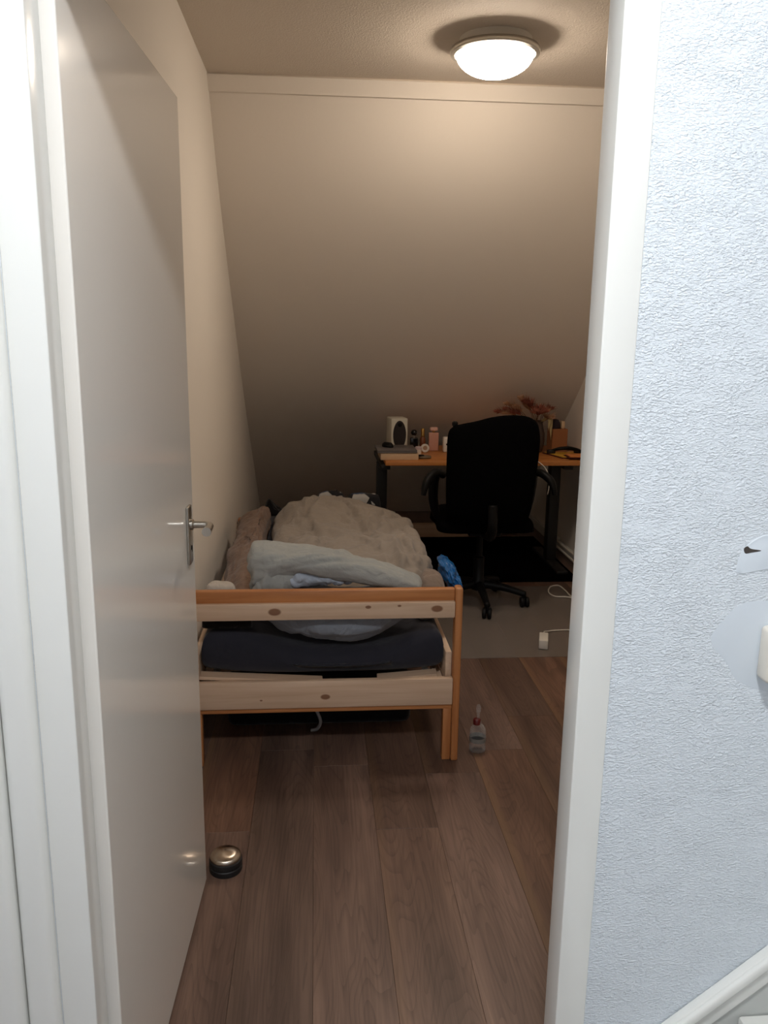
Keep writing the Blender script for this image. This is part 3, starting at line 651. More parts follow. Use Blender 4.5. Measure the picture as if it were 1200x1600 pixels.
bm = B(); blob(bm, [(0.0, 4.52), (0.11, 4.50), (0.165, 4.54), (0.155, 4.60), (0.05, 4.605), (-0.005, 4.57)], lambda x, y: 0.600, lambda x, y: 0.479, ns=16, pw=5, q=0.5, wrinkle=0.012, ws=14, seed=7)
tag(obj('cushion', bm, MT['pattern'], org=(0.08, 4.55, 0.47), smooth=True), 'crumpled black-and-white patterned cushion behind the duvet top', 'cushion')
bm = B(); blob(bm, [(0.175, 4.50), (0.30, 4.49), (0.355, 4.51), (0.36, 4.59), (0.28, 4.605), (0.18, 4.60)], lambda x, y: 0.582, lambda x, y: 0.479, ns=16, pw=8, q=0.5, wrinkle=0.006, ws=14, seed=11)
tag(obj('cushion', bm, MT['pattern'], org=(0.27, 4.55, 0.47), smooth=True), 'dark blue patterned cushion at the bed corner near the desk leg', 'cushion')
# ------------------------------------------------------------------ dark storage bag under the bed
sb = thing('storage_bag', 'dark fabric storage bag with a pale strap under the bed', 'bag', (0.02, 3.3, 0))
bm = B(); box(bm, -0.34, 0.36, 2.92, 3.72, 0.0, 0.185, 0.03, 4)
for v in bm.verts: v.co.z = max(0, v.co.z+0.010*wr(v.co.x, v.co.y, 5, 1)*(1 if v.co.z > 0.1 else 0))
obj('bag_body', bm, MT['blackcloth'], sb, smooth=True)
bm = B(); tube(bm, [(-0.03, 2.917, 0.16), (-0.022, 2.90, 0.12), (0.0, 2.885, 0.075), (0.012, 2.878, 0.04), (0.0, 2.875, 0.012), (-0.025, 2.872, 0.008)], 0.0065, 8)
obj('strap', bm, mat('grey_webbing', srgb(150, 148, 150), 0.8), sb, smooth=True)['label'] = 'pale curved strap'
# ------------------------------------------------------------------ clear spray bottle on the floor
k = NT('clear_plastic'); k.b.inputs['Base Color'].default_value = srgb(215, 215, 212); k.b.inputs['Roughness'].default_value = 0.08
_t = k.n('ShaderNodeBsdfTransparent'); _x = k.n('ShaderNodeMixShader'); _l = k.n('ShaderNodeLayerWeight'); _l.inputs[0].default_value = 0.35
_r = k.n('ShaderNodeMapRange'); _r.inputs[3].default_value = 0.07; _r.inputs[4].default_value = 0.5; k.l(_l.outputs['Facing'], _r.inputs[0]); k.l(_r.outputs[0], _x.inputs[0])
k.l(_t.outputs[0], _x.inputs[1]); k.l(k.b.outputs[0], _x.inputs[2]); k.l(_x.outputs[0], k.out.inputs[0]); MT['clear'] = k.m
MT['red'] = mat('red_collar_plastic', srgb(92, 20, 18), 0.4)
bo = thing('bottle', 'small clear bottle with red collar on the floor by the bed leg', 'bottle', (0.577, 2.70, 0))
bm = B(); lathe(bm, [(0, 0.0), (0.025, 0.0), (0.029, 0.004), (0.030, 0.012), (0.0285, 0.03), (0.0295, 0.036), (0.0295, 0.07), (0.028, 0.085), (0.020, 0.098), (0.011, 0.104), (0.011, 0.110), (0, 0.110)], (0.577, 2.70, 0), 32); obj('bottle_body', bm, MT['clear'], bo, smooth=50)
bm = B(); lathe(bm, [(0.012, 0.1035), (0.0135, 0.104), (0.0135, 0.122), (0.010, 0.125), (0, 0.125)], (0.572, 2.70, 0), 24); obj('collar', bm, MT['red'], bo, smooth=50)
bm = B(); lathe(bm, [(0, 0.124), (0.005, 0.124), (0.004, 0.15), (0.008, 0.152), (0.009, 0.168), (0.004, 0.178), (0, 0.179)], (0.576, 2.70, 0), 20); obj('pump', bm, MT['clear'], bo, smooth=50)
MT['labelp'] = mat('grey_label_paper', srgb(120, 116, 110), 0.6)
bm = B(); lathe(bm, [(0.0299, 0.040), (0.0302, 0.040), (0.0302, 0.056), (0.0299, 0.056), (0.0299, 0.040)], (0.577, 2.70, 0), 32); obj('paper_label', bm, MT['labelp'], bo, smooth=50)
# ------------------------------------------------------------------ door stop
ds = thing('door_stop', 'round steel-topped rubber door stop on the floor against the door', 'door stop', (-0.257, 2.075, 0))
bm = B(); lathe(bm, [(0, 0), (0.044, 0), (0.0455, 0.004), (0.0455, 0.016), (0.0435, 0.018), (0.0435, 0.022), (0.0455, 0.024), (0.0455, 0.036), (0.042, 0.038), (0, 0.038)], (-0.257, 2.075, 0), 48); obj('rubber_base', bm, MT['rubber'], ds, smooth=40)
bm = B(); lathe(bm, [(0, 0.0381), (0.0425, 0.0381), (0.0435, 0.041), (0.0425, 0.046), (0.038, 0.0505), (0.028, 0.055), (0.014, 0.0585), (0, 0.060)], (-0.257, 2.075, 0), 48)
k = NT('radial_brushed_steel'); k.b.inputs['Base Color'].default_value = srgb(196, 184, 170); k.b.inputs['Metallic'].default_value = 1; k.b.inputs['Roughness'].default_value = 0.27
k.b.inputs['Anisotropic'].default_value = 0.8; tg = k.n('ShaderNodeTangent', direction_type='RADIAL', axis='Z'); k.l(tg.outputs[0], k.b.inputs['Tangent'])
obj('steel_cap', bm, k.m, ds, smooth=60)
# ------------------------------------------------------------------ desk
DZ = 0.73; DX0, DX1, DY0, DY1 = 0.408, 1.685, 4.79, 5.50
dk = thing('desk', 'orange-brown wooden desk with black metal legs under the sloping wall', 'desk', (1.02, 5.1, 0))
bm = B(); box(bm, DX0, DX1, DY0, DY1, DZ-0.026, DZ, 0.003); obj('desk_top', bm, MT['desk'], dk, smooth=40)
for x in (0.412, 1.525):
    bm = B(); box(bm, x-0.032, x+0.032, 5.09, 5.17, 0.034, DZ-0.056, 0.004); obj('leg', bm, MT['black_metal'], dk, smooth=40)
    bm = B(); box(bm, x-0.035, x+0.035, 4.83, 5.44, 0.0108, 0.034, 0.006); obj('foot', bm, MT['black_metal'], dk, smooth=40)
    bm = B(); box(bm, x-0.028, x+0.028, 4.83, 5.44, DZ-0.056, DZ-0.0265, 0.003); obj('top_support', bm, MT['black_metal'], dk, smooth=40)
bm = B(); box(bm, 0.445, 1.492, 5.11, 5.15, DZ-0.066, DZ-0.0265, 0.003); obj('crossbar', bm, MT['black_metal'], dk, smooth=40)
bm = B(); box(bm, 0.50, 1.36, 5.84, 5.90, 0.0, 0.10, 0.004)
tag(obj('loose_board', bm, MT['pine_x'], org=(0.93, 5.87, 0), smooth=40), 'long pale board standing on edge on the floor behind the desk', 'board')
# ------------------------------------------------------------------ things on the desk
MT['cream_card'] = mat('cream_card_box', srgb(206, 176, 142), 0.7); MT['grey_lid'] = mat('grey_laptop_lid', srgb(104, 98, 96), 0.45)
bm = B(); box(bm, 0.382, 0.608, 4.84, 5.07, DZ, DZ+0.042, 0.003); tag(obj('flat_box', bm, MT['cream_card'], org=(0.49, 4.96, DZ), smooth=40), 'flat cream box under the grey laptop at the desk corner', 'box')
lp = thing('laptop', 'closed grey laptop lying on the flat cream box', 'laptop', (0.48, 4.95, DZ+0.042))
bm = B(); box(bm, 0.362, 0.600, 4.835, 5.075, DZ+0.042, DZ+0.052, 0.003); obj('laptop_base', bm, MT['grey_lid'], lp, smooth=40)
bm = B(); box(bm, 0.362, 0.600, 4.835, 5.075, DZ+0.0525, DZ+0.060, 0.003); obj('laptop_lid', bm, MT['grey_lid'], lp, smooth=40)
mo = thing('computer_mouse', 'small black computer mouse resting on the grey laptop', 'mouse', (0.435, 4.98, DZ+0.06))
bm = B(); lathe(bm, [(0, 0), (0.95, 0), (1, 0.15), (0.93, 0.55), (0.65, 0.9), (0, 1)], (0, 0, 0), 24); bmesh.ops.scale(bm, vec=(0.028, 0.05, 0.03), verts=bm.verts)
bmesh.ops.rotate(bm, cent=(0, 0, 0), matrix=Matrix.Rotation(0.5, 3, 'Z'), verts=bm.verts); bmesh.ops.translate(bm, vec=(0.435, 4.98, DZ+0.0601), verts=bm.verts); obj('mouse_shell', bm, MT['black_plastic'], mo, smooth=60)
bm = B(); lathe(bm, [(0, -0.003), (0.006, -0.003), (0.006, 0.003), (0, 0.003)], (0.448, 4.955, DZ+0.0855), 14, 'X'); obj('scroll_wheel', bm, MT['rubber'], mo)
# loudspeaker
MT['spk'] = mat('warm_white_speaker_case', srgb(206, 200, 184), 0.5); MT['grille'] = mat('dark_speaker_cloth', srgb(42, 36, 36), 0.9, bump=0.3, bscale=900)
spk = thing('loudspeaker', 'white desktop loudspeaker with a dark oval grille', 'speaker', (0.515, 5.23, DZ))
Rz = Matrix.Translation((0.515, 5.23, DZ)) @ Matrix.Rotation(math.radians(9), 4, 'Z')
t = B(); box(t, -0.054, 0.054, -0.065, 0.065, 0, 0.215, 0.008, 3); bm = B(); merge(bm, t, Rz); obj('case', bm, MT['spk'], spk, smooth=40)
t = B(); lathe(t, [(0, -0.004), (0.85, -0.003), (1.0, 0.0), (1.0, 0.004), (0, 0.004)], (0, 0, 0), 40, 'Y'); bmesh.ops.scale(t, vec=(0.042, 1, 0.090), verts=t.verts); bmesh.ops.translate(t, vec=(0, -0.067, 0.110), verts=t.verts)
bm = B(); merge(bm, t, Rz); grl = obj('oval_grille', bm, MT['grille'], spk, smooth=40)
t = B(); lathe(t, [(0, -0.001), (0.012, -0.001), (0.014, 0.0), (0.014, 0.003), (0, 0.003)], (0, -0.072, 0.176), 20, 'Y'); bm = B(); merge(bm, t, Rz); obj('tweeter_ring', bm, MT['black_plastic'], grl, smooth=40)
# perfume and small bottles
MT['black_glass'] = mat('black_glass', srgb(14, 12, 14), 0.15); MT['amber'] = mat('amber_glass', srgb(120, 66, 36), 0.2); MT['gold'] = mat('gold_metal', srgb(205, 160, 90), 0.25, 1.0)
MT['pink'] = mat('pink_perfume_glass', srgb(206, 152, 132), 0.3); MT['pinkcap'] = mat('pale_pink_cap', srgb(222, 176, 158), 0.35)
pb = thing('perfume_bottle', 'black perfume bottle with round black stopper beside the loudspeaker', 'bottle', (0.624, 5.22, DZ))
bm = B(); box(bm, 0.598, 0.650, 5.205, 5.235, DZ, DZ+0.088, 0.008, 3); obj('bottle_body', bm, MT['black_glass'], pb, smooth=40)
bm = B(); lathe(bm, [(0, 0), (0.009, 0), (0.009, 0.012), (0.0, 0.012)], (0.624, 5.22, DZ+0.088), 18); obj('neck', bm, MT['steel'], pb, smooth=40)
bm = B(); lathe(bm, [(0, 0.0), (0.012, 0.002), (0.019, 0.012), (0.020, 0.02), (0.016, 0.031), (0.008, 0.037), (0, 0.038)], (0.624, 5.22, DZ+0.100), 24); obj('stopper', bm, MT['black_glass'], pb, smooth=True)
ab = thing('amber_bottle', 'slim amber bottle with gold cap between black and pink perfume', 'bottle', (0.684, 5.25, DZ))
bm = B(); lathe(bm, [(0, 0), (0.017, 0), (0.018, 0.004), (0.018, 0.075), (0.013, 0.088), (0.009, 0.092), (0, 0.092)], (0.684, 5.25, DZ), 24); obj('bottle_body', bm, MT['amber'], ab, smooth=40)
bm = B(); lathe(bm, [(0, 0), (0.012, 0), (0.012, 0.045), (0.010, 0.05), (0, 0.05)], (0.684, 5.25, DZ+0.092), 24); obj('cap', bm, MT['gold'], ab, smooth=40)
dc = thing('disc_clock', 'round white disc standing in front of the amber bottle', 'clock', (0.688, 5.16, DZ))
bm = B(); lathe(bm, [(0, -0.009), (0.024, -0.009), (0.027, -0.006), (0.027, 0.008), (0, 0.009)], (0.688, 5.16, DZ+0.0275), 32, 'Y'); obj('rim', bm, MT['white_plastic'], dc, smooth=40)
MT['beige_face'] = mat('beige_dial', srgb(176, 142, 116), 0.5)
bm = B(); lathe(bm, [(0, -0.0012), (0.013, -0.001), (0.014, 0.0), (0, 0.0)], (0.688, 5.1505, DZ+0.030), 24, 'Y'); obj('dial', bm, MT['beige_face'], dc)
pp = thing('perfume_bottle', 'tall pink perfume bottle with wide pale cap on the desk', 'bottle', (0.752, 5.24, DZ))
bm = B(); box(bm, 0.721, 0.784, 5.223, 5.257, DZ, DZ+0.118, 0.005, 3); obj('bottle_body', bm, MT['pink'], pp, smooth=40)
bm = B(); lathe(bm, [(0, 0), (0.009, 0), (0.009, 0.01), (0, 0.01)], (0.752, 5.24, DZ+0.118), 18); obj('neck', bm, MT['gold'], pp, smooth=40)
bm = B(); box(bm, 0.728, 0.778, 5.226, 5.254, DZ+0.128, DZ+0.152, 0.007, 3); obj('cap', bm, MT['pinkcap'], pp, smooth=40)
wb = thing('white_canister', 'small white upright box with a dark spot beside the office chair', 'box', (0.832, 5.18, DZ))
bm = B(); box(bm, 0.805, 0.861, 5.155, 5.205, DZ, DZ+0.098, 0.010, 3); obj('box_body', bm, MT['white_plastic'], wb, smooth=40)
bm = B(); lathe(bm, [(0, -0.001), (0.006, -0.001), (0.006, 0.002), (0, 0.002)], (0.827, 5.155, DZ+0.052), 16, 'Y'); bmesh.ops.scale(bm, vec=(1, 1, 1.0), verts=bm.verts); obj('dark_spot', bm, MT['black_plastic'], wb)
MT['lilac'] = mat('pale_lilac_cap', srgb(206, 190, 194), 0.5); MT['olive'] = mat('olive_plastic', srgb(112, 96, 70), 0.5)
lr = thing('jar', 'little jar with a pale lilac lid behind the flat cream box', 'jar', (0.637, 5.08, DZ))
bm = B(); lathe(bm, [(0, 0), (0.019, 0), (0.020, 0.003), (0.020, 0.03), (0, 0.03)], (0.637, 5.09, DZ), 24); obj('jar_body', bm, MT['white_plastic'], lr, smooth=40)
bm = B(); lathe(bm, [(0, 0), (0.021, 0), (0.021, 0.014), (0.016, 0.018), (0, 0.019)], (0.637, 5.09, DZ+0.03), 24); obj('lid', bm, MT['lilac'], lr, smooth=40)
wt = thing('wristwatch', 'black and olive wristwatch lying on the desk by the cream box', 'watch', (0.645, 4.90, DZ))
bm = B(); lathe(bm, [(0, 0), (0.016, 0), (0.018, 0.003), (0.018, 0.009), (0.015, 0.012), (0, 0.012)], (0.632, 4.90, DZ+0.012), 24); obj('watch_case', bm, MT['black_plastic'], wt, smooth=40)
bm = B()
for s in range(24):
    pass
ring = [(0.652+0.034*math.cos(a), 4.905+0.024*math.sin(a), DZ+0.0095) for a in [2*PI*i/24 for i in range(25)]]
tube(bm, ring, 0.009, 6, smooth=False); obj('watch_strap', bm, MT['olive'], wt, smooth=40)
# vase with dried flowers
MT['vase'] = mat('dark_grey_vase', srgb(74, 62, 56), 0.4, var=0.15, vscale=8); MT['stem'] = mat('dried_stem', srgb(120, 88, 60), 0.9)
MT['plumeA'] = mat('dried_plume_rust', srgb(158, 92, 72), 0.95, var=0.3, vscale=40); MT['plumeB'] = mat('dried_plume_straw', srgb(196, 152, 118), 0.95, var=0.2, vscale=40); MT['leafp'] = mat('dried_leaf_pale', srgb(164, 146, 104), 0.8, var=0.2, vscale=20)
va = thing('flower_vase', 'dark vase of dried rust and straw flowers behind the chair', 'vase', (1.405, 5.20, DZ))
vx_, vy_ = 1.405, 5.20
bm = B(); lathe(bm, [(0, 0), (0.045, 0), (0.052, 0.01), (0.062, 0.07), (0.060, 0.12), (0.048, 0.165), (0.044, 0.185), (0.050, 0.200), (0.046, 0.200), (0.040, 0.185), (0.040, 0.10), (0, 0.09)], (vx_, vy_, DZ), 40); obj('vase_body', bm, MT['vase'], va, smooth=50)
rnd = random.Random(5)
def plume(tipx, tipy, tipz, m, fl, thick):
    b = B(); p0 = Vector((vx_+rnd.uniform(-.02, .02), vy_+rnd.uniform(-.02, .02), DZ+0.10)); p3 = Vector((tipx, tipy, tipz))
    p1 = p0.lerp(p3, 0.35)+Vector((0, 0, 0.05)); p2 = p0.lerp(p3, 0.7)+Vector((0, 0, 0.035))
    tube(b, [p0, p1, p2, p3], [0.0022, 0.0018, 0.001], 6, k=6); so = obj('stem', b, MT['stem'], va, smooth=True)
    b = B(); P = smoothpath([p1, p2, p3], 10)
    for i in range(len(P)-1):
        f = i/(len(P)-1)
        if f < 0.42: continue
        dr = (P[i+1]-P[i]).normalized()
        for q in range(fl):
            a = rnd.uniform(0, 2*PI); e = Vector((math.cos(a), math.sin(a)*0.9, rnd.uniform(-0.2, 0.6)))
            L = thick*(0.5+0.7*rnd.random())*(1.15-abs(f-0.7)*1.6); tip = P[i]+(dr*0.9+e*0.8).normalized()*L
            s = dr.cross(e).normalized()*0.0022
            v = [b.verts.new(P[i]-s), b.verts.new(P[i]+s), b.verts.new(P[i].lerp(tip, 0.6)+s*0.9), b.verts.new(tip), b.verts.new(P[i].lerp(tip, 0.6)-s*0.9)]
            b.faces.new(v)
    h = obj('flower_head', b, m, so); h['kind'] = 'stuff'
for tx, ty, tz, m in ((1.20, 5.18, 1.00, 'plumeA'), (1.235, 5.16, 0.985, 'plumeA'), (1.15, 5.20, 0.985, 'plumeA'), (1.22, 5.22, 1.03, 'plumeB'), (1.30, 5.2, 1.065, 'plumeB'), (1.315, 5.18, 1.05, 'plumeA'), (1.335, 5.2, 1.02, 'plumeB'), (1.40, 5.17, 1.0, 'plumeA'), (1.44, 5.18, 0.985, 'plumeB'), (1.475, 5.2, 1.0, 'plumeA'), (1.46, 5.15, 0.955, 'plumeB'), (1.38, 5.12, 0.985, 'plumeA'), (1.26, 5.19, 1.01, 'plumeB'), (1.345, 5.16, 1.035, 'plumeA'), (1.42, 5.14, 0.99, 'plumeA'), (1.19, 5.16, 0.98, 'plumeB')):
    plume(tx+0.01, ty, tz, MT[m], 20, 0.055)
for k_, (tx, ty, tz) in enumerate(((1.485, 5.11, 0.82), (1.462, 5.10, 0.88))):
    b = B(); P = smoothpath([(vx_+0.03, vy_-0.02, DZ+0.19), (vx_+0.075, vy_-0.06, DZ+0.225), (tx, ty, tz)], 8); n = len(P); row = []
    for i, p in enumerate(P):
        wd = 0.016*math.sin(PI*min(1, 0.08+i/(n-1)))+0.001; row.append((b.verts.new(p+Vector((-wd, 0.004, 0))), b.verts.new(p+Vector((0, -0.003, 0))), b.verts.new(p+Vector((wd, 0.004, 0)))))
    for A, C in zip(row, row[1:]): b.faces.new((A[0], A[1], C[1], C[0])); b.faces.new((A[1], A[2], C[2], C[1]))
    obj('leaf', b, MT['leafp'], va, smooth=True)
# cardboard box with things on top, papers, headset
MT['card'] = mat('brown_cardboard', srgb(158, 102, 62), 0.8, var=0.08)
cbx = thing('cardboard_box', 'upright brown cardboard box beside the vase near the right wall', 'box', (1.555, 5.2, DZ))
bm = B(); merge(bm, obox((1.557, 5.22, DZ+0.075), (0.105, 0.09, 0.15), rz=0.12, bev=0.002)); obj('carton', bm, MT['card'], cbx)
bm = B(); merge(bm, obox((1.557, 5.22, DZ+0.1505), (0.0012+0.002, 0.088, 0.001), rz=0.12)); obj('flap_seam', bm, MT['stem'], cbx)
bm = B(); lathe(bm, [(0, 0), (0.033, 0), (0.036, 0.012), (0.034, 0.035), (0.022, 0.055), (0, 0.062)], (1.535, 5.215, DZ+0.1512), 28); tag(obj('round_pot', bm, mat('dark_violet_ceramic', srgb(40, 28, 34), 0.9), org=(1.535, 5.215, DZ+0.151), smooth=50), 'dark domed pot sitting on top of the cardboard box', 'pot')
bm = B(); box(bm, 1.573, 1.596, 5.19, 5.24, DZ+0.1512, DZ+0.197, 0.004); tag(obj('small_carton', bm, MT['cream_card'], org=(1.585, 5.215, DZ+0.151), smooth=40), 'tiny cream carton standing on the cardboard box', 'box')
MT['yellow'] = mat('yellow_paper', srgb(214, 164, 52), 0.7); MT['redcover'] = mat('dark_red_cover', srgb(74, 22, 16), 0.6); MT['orange'] = mat('orange_paper', srgb(214, 132, 66), 0.7)
nb = thing('yellow_folder', 'yellow paper folder with a dark red border on the desk', 'folder', (1.53, 4.99, DZ))
bm = B(); extrude_poly(bm, [Vector((1.44, 5.13, DZ)), Vector((1.50, 4.90, DZ)), Vector((1.675, 4.90, DZ)), Vector((1.675, 5.13, DZ))], Vector((0, 0, 0.006))); obj('cover', bm, MT['redcover'], nb)
bm = B(); extrude_poly(bm, [Vector((1.452, 5.122, DZ+0.0062)), Vector((1.508, 4.908, DZ+0.0062)), Vector((1.668, 4.908, DZ+0.0062)), Vector((1.668, 5.122, DZ+0.0062))], Vector((0, 0, 0.003))); obj('yellow_sheet', bm, MT['yellow'], nb)
ol = thing('orange_pouch', 'folded orange paper pouch with dark edge on the yellow folder', 'pouch', (1.60, 4.93, DZ+0.009))
bm = B(); box(bm, 1.53, 1.672, 4.845, 4.975, DZ+0.0094, DZ+0.014, 0.002); obj('pouch_edge', bm, MT['redcover'], ol)
bm = B(); box(bm, 1.537, 1.668, 4.851, 4.968, DZ+0.0142, DZ+0.024, 0.005); obj('pouch_top', bm, MT['orange'], ol, smooth=40)
hs = thing('headset', 'black headset with curved band lying behind the yellow folder', 'headset', (1.59, 5.06, DZ+0.01))
bm = B(); tube(bm, [(1.475, 5.07, DZ+0.022), (1.52, 5.05, DZ+0.04), (1.58, 5.04, DZ+0.045), (1.635, 5.05, DZ+0.035), (1.675, 5.07, DZ+0.02)], [0.008, 0.011, 0.013, 0.011, 0.008], 10); obj('headband', bm, MT['black_plastic'], hs, smooth=True)
bm = B(); lathe(bm, [(0, 0), (0.026, 0), (0.028, 0.006), (0.026, 0.02), (0, 0.022)], (1.48, 5.075, DZ+0.0095), 24); obj('ear_pad', bm, MT['rubber'], hs, smooth=50)
bm = B(); lathe(bm, [(0, 0), (0.024, 0), (0.026, 0.006), (0.024, 0.02), (0, 0.022)], (1.655, 5.085, DZ+0.0095), 24); obj('ear_pad', bm, MT['rubber'], hs, smooth=50)
# white lead hanging off the desk edge
bm = B(); tube(bm, [(1.28, 4.86, DZ+0.003), (1.30, 4.80, DZ+0.004), (1.325, 4.782, DZ-0.003), (1.365, 4.775, DZ-0.04), (1.387, 4.772, DZ-0.09), (1.392, 4.775, DZ-0.15), (1.39, 4.79, DZ-0.20)], 0.0028, 8)
tag(obj('cable', bm, MT['white_plastic'], org=(1.3, 4.79, DZ-0.27), smooth=True), 'thin white cable hanging over the desk front edge', 'cable')
# ------------------------------------------------------------------ chair mat
bm = B(); box(bm, 0.56, 1.46, 3.55, 4.63, 0.0003, 0.0032, 0.001); tag(obj('chair_mat', bm, mat_translucent('frosted_plastic_mat'), org=(1.0, 4.1, 0)), 'thin frosted see-through mat on the floor under the office chair', 'mat')
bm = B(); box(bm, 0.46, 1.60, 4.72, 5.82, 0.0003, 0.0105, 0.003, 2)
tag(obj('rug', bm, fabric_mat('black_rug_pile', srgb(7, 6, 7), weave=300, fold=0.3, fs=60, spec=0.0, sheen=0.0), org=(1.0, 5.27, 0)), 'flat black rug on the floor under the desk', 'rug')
# ------------------------------------------------------------------ office chair
CX, CY = 0.895, 4.34; MZ = 0.0034
oc = thing('office_chair', 'black office chair with a high padded back turned to the doorway', 'chair', (CX, CY, 0))
for i in range(5):
    a = math.radians(-18+72*i); d = Vector((math.cos(a), math.sin(a), 0)); c = Vector((CX, CY, 0))
    bm = B(); tube(bm, [c+d*0.03+Vector((0, 0, 0.115)), c+d*0.14+Vector((0, 0, 0.105)), c+d*0.262+Vector((0, 0, 0.075))], [0.024, 0.021, 0.016], 10); arm = obj('base_arm', bm, MT['black_plastic'], oc, smooth=True)
    cs = c+d*0.258
    bm = B(); 
    for s in (-1, 1):
        t = B(); lathe(t, [(0, -0.009), (0.026, -0.009), (0.0285, -0.006), (0.0285, 0.006), (0.026, 0.009), (0, 0.009)], (0, 0, 0), 20, 'X'); merge(bm, t, Matrix.Translation(cs+Vector((0, 0, 0.0285+MZ))) @ Matrix.Rotation(0.7*i, 4, 'Z') @ Matrix.Translation((s*0.014, 0, 0)))
    lathe(bm, [(0, 0.03), (0.008, 0.03), (0.008, 0.075), (0, 0.075)], (cs.x, cs.y, MZ), 12); obj('caster', bm, MT['black_plastic'], arm, smooth=40)
bm = B(); lathe(bm, [(0, 0.085), (0.038, 0.085), (0.038, 0.14), (0.03, 0.15), (0.028, 0.27), (0.016, 0.275), (0.016, 0.42), (0, 0.42)], (CX, CY, 0), 24); obj('gas_column', bm, MT['black_plastic'], oc, smooth=40)
bm = B(); box(bm, CX-0.09, CX+0.09, CY-0.13, CY+0.11, 0.415, 0.455, 0.012, 3); obj('seat_mechanism', bm, MT['black_plastic'], oc, smooth=40)
bm = B(); blob(bm, [(CX-0.235, CY-0.20), (CX, CY-0.22), (CX+0.235, CY-0.20), (CX+0.25, CY), (CX+0.235, CY+0.22), (CX, CY+0.25), (CX-0.235, CY+0.22), (CX-0.25, CY)], lambda x, y: 0.535, lambda x, y: 0.456, ns=16, pw=8, q=0.4, wrinkle=0.002, ws=6); obj('seat', bm, MT['black_fabric'], oc, smooth=True)
# backrest: outline in x-z, padded and curved
BKY = 4.085
bo_pts = [(0.672, 0.56), (0.70, 0.515), (0.80, 0.505), (0.98, 0.505), (1.08, 0.515), (1.112, 0.57), (1.125, 0.72), (1.138, 0.88), (1.138, 0.97), (1.118, 1.035), (1.06, 1.068), (0.97, 1.075), (0.88, 1.066), (0.80, 1.045), (0.735, 1.03), (0.690, 1.015), (0.664, 0.975), (0.660, 0.86), (0.662, 0.70)]
c, O = outline_fn(bo_pts); bm = B(); n = len(O)
def bky(x, z): return BKY-0.055*(1-((x-CX)/0.26)**2)*1.0+0.05*((z-0.75)/0.3)**2*0.5-(z-0.55)*0.06
rows = []
for side in (-1, 1):
    R_ = []
    for s in [0.15, 0.4, 0.65, 0.82, 0.92, 0.97, 1.0]:
        ring = []
        for o in O:
            p = c+(o-c)*s; th = 0.036*(1-s**6)**0.5 if s < 1 else 0
            ring.append(bm.verts.new((p.x, bky(p.x, p.y)+side*th+(0.05), p.y)))
        R_.append(ring)
    rows.append(R_)
for R_ in rows:
    for A, C in zip(R_, R_[1:]):
        for i in range(n): bm.faces.new((A[i], A[(i+1) % n], C[(i+1) % n], C[i]))
    bm.faces.new(R_[0])
bmesh.ops.remove_doubles(bm, verts=bm.verts, dist=0.0005)
obj('backrest', bm, MT['black_fabric'], oc, smooth=True)
bm = B(); tube(bm, [(CX, CY-0.10, 0.435), (CX, CY-0.24, 0.445), (CX, CY-0.30, 0.50), (CX, CY-0.29, 0.62)], [0.028, 0.028, 0.026, 0.024], 10); obj('back_support', bm, MT['black_plastic'], oc, smooth=True)
bm = B(); lathe(bm, [(0, 0), (0.010, 0), (0.010, 0.016), (0.015, 0.02), (0.015, 0.034), (0.009, 0.04), (0, 0.041)], (0.700, 4.125, 0.999), 18); obj('back_knob', bm, MT['black_plastic'], oc, smooth=40)
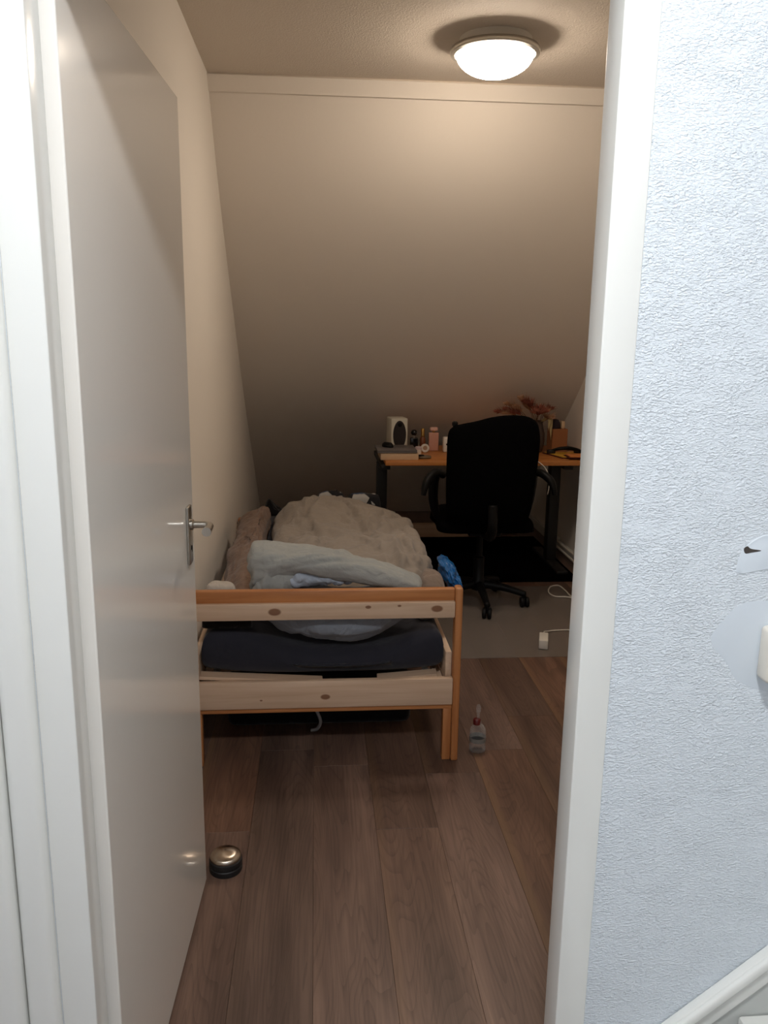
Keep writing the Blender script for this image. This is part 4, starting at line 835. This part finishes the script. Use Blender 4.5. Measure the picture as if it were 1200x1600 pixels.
for s in (-1, 1):
    X = lambda v: CX+s*v
    bm = B(); tube(bm, [(X(0.225), CY-0.08, 0.742), (X(0.275), CY-0.13, 0.762), (X(0.318), CY-0.17, 0.735), (X(0.336), CY-0.19, 0.70), (X(0.345), CY-0.20, 0.655)], [0.020, 0.022, 0.021, 0.018, 0.012], 12); obj('armrest', bm, MT['black_plastic'], oc, smooth=True)
    bm = B(); tube(bm, [(X(0.262), CY-0.06, 0.752), (X(0.268), CY-0.02, 0.68), (X(0.262), CY+0.0, 0.58), (X(0.235), CY+0.0, 0.50), (X(0.15), CY, 0.445)], [0.026, 0.028, 0.026, 0.022, 0.02], 10); obj('armrest_post', bm, MT['black_plastic'], oc, smooth=True)
# ------------------------------------------------------------------ power adapter and cables on the floor
pa = thing('power_adapter', 'white laptop power adapter brick with lead on the mat edge', 'adapter', (1.085, 3.69, 0.0034))
bm = B(); merge(bm, obox((1.092, 3.69, 0.0045+0.0225), (0.043, 0.115, 0.045), rz=-0.28, bev=0.004)); obj('brick', bm, MT['white_plastic'], pa, smooth=40)
bm = B(); tube(bm, [(1.108, 3.745, 0.03), (1.125, 3.80, 0.030), (1.16, 3.85, 0.014), (1.20, 3.875, 0.0085), (1.28, 3.88, 0.0075), (1.40, 3.86, 0.0075), (1.48, 3.90, 0.0065), (1.60, 3.98, 0.0034)], 0.0032, 8); obj('lead', bm, MT['white_plastic'], pa, smooth=True)
bm = B(); tube(bm, [(1.58, 4.25, 0.005), (1.49, 4.33, 0.0085), (1.435, 4.40, 0.0082), (1.36, 4.42, 0.0082), (1.345, 4.50, 0.0082), (1.385, 4.60, 0.0082), (1.44, 4.62, 0.0082), (1.452, 4.52, 0.0082), (1.448, 4.42, 0.012), (1.47, 4.36, 0.012), (1.56, 4.31, 0.0045)], 0.004, 8)
tag(obj('cable', bm, MT['white_plastic'], org=(1.45, 4.42, 0), smooth=True), 'white cable in a loop on the floor beside the desk leg', 'cable')
# heating pipes low along the right wall
hp = thing('heating_pipes', 'pair of thin white pipes running low along the right wall', 'pipes', (1.64, 5.0, 0))
for z in (0.10, 0.06):
    bm = B(); tube(bm, [(1.635, 4.70, z), (1.635, 5.55, z)], 0.0075, 12, smooth=False); obj('pipe', bm, MT['white_plastic'], hp, smooth=40)
for y in (4.78, 5.48):
    bm = B(); box(bm, 1.628, 1.699, y-0.008, y+0.008, 0.072, 0.090, 0.002); box(bm, 1.628, 1.642, y-0.008, y+0.008, 0.05, 0.108, 0.002); obj('bracket', bm, MT['white_plastic'], hp)
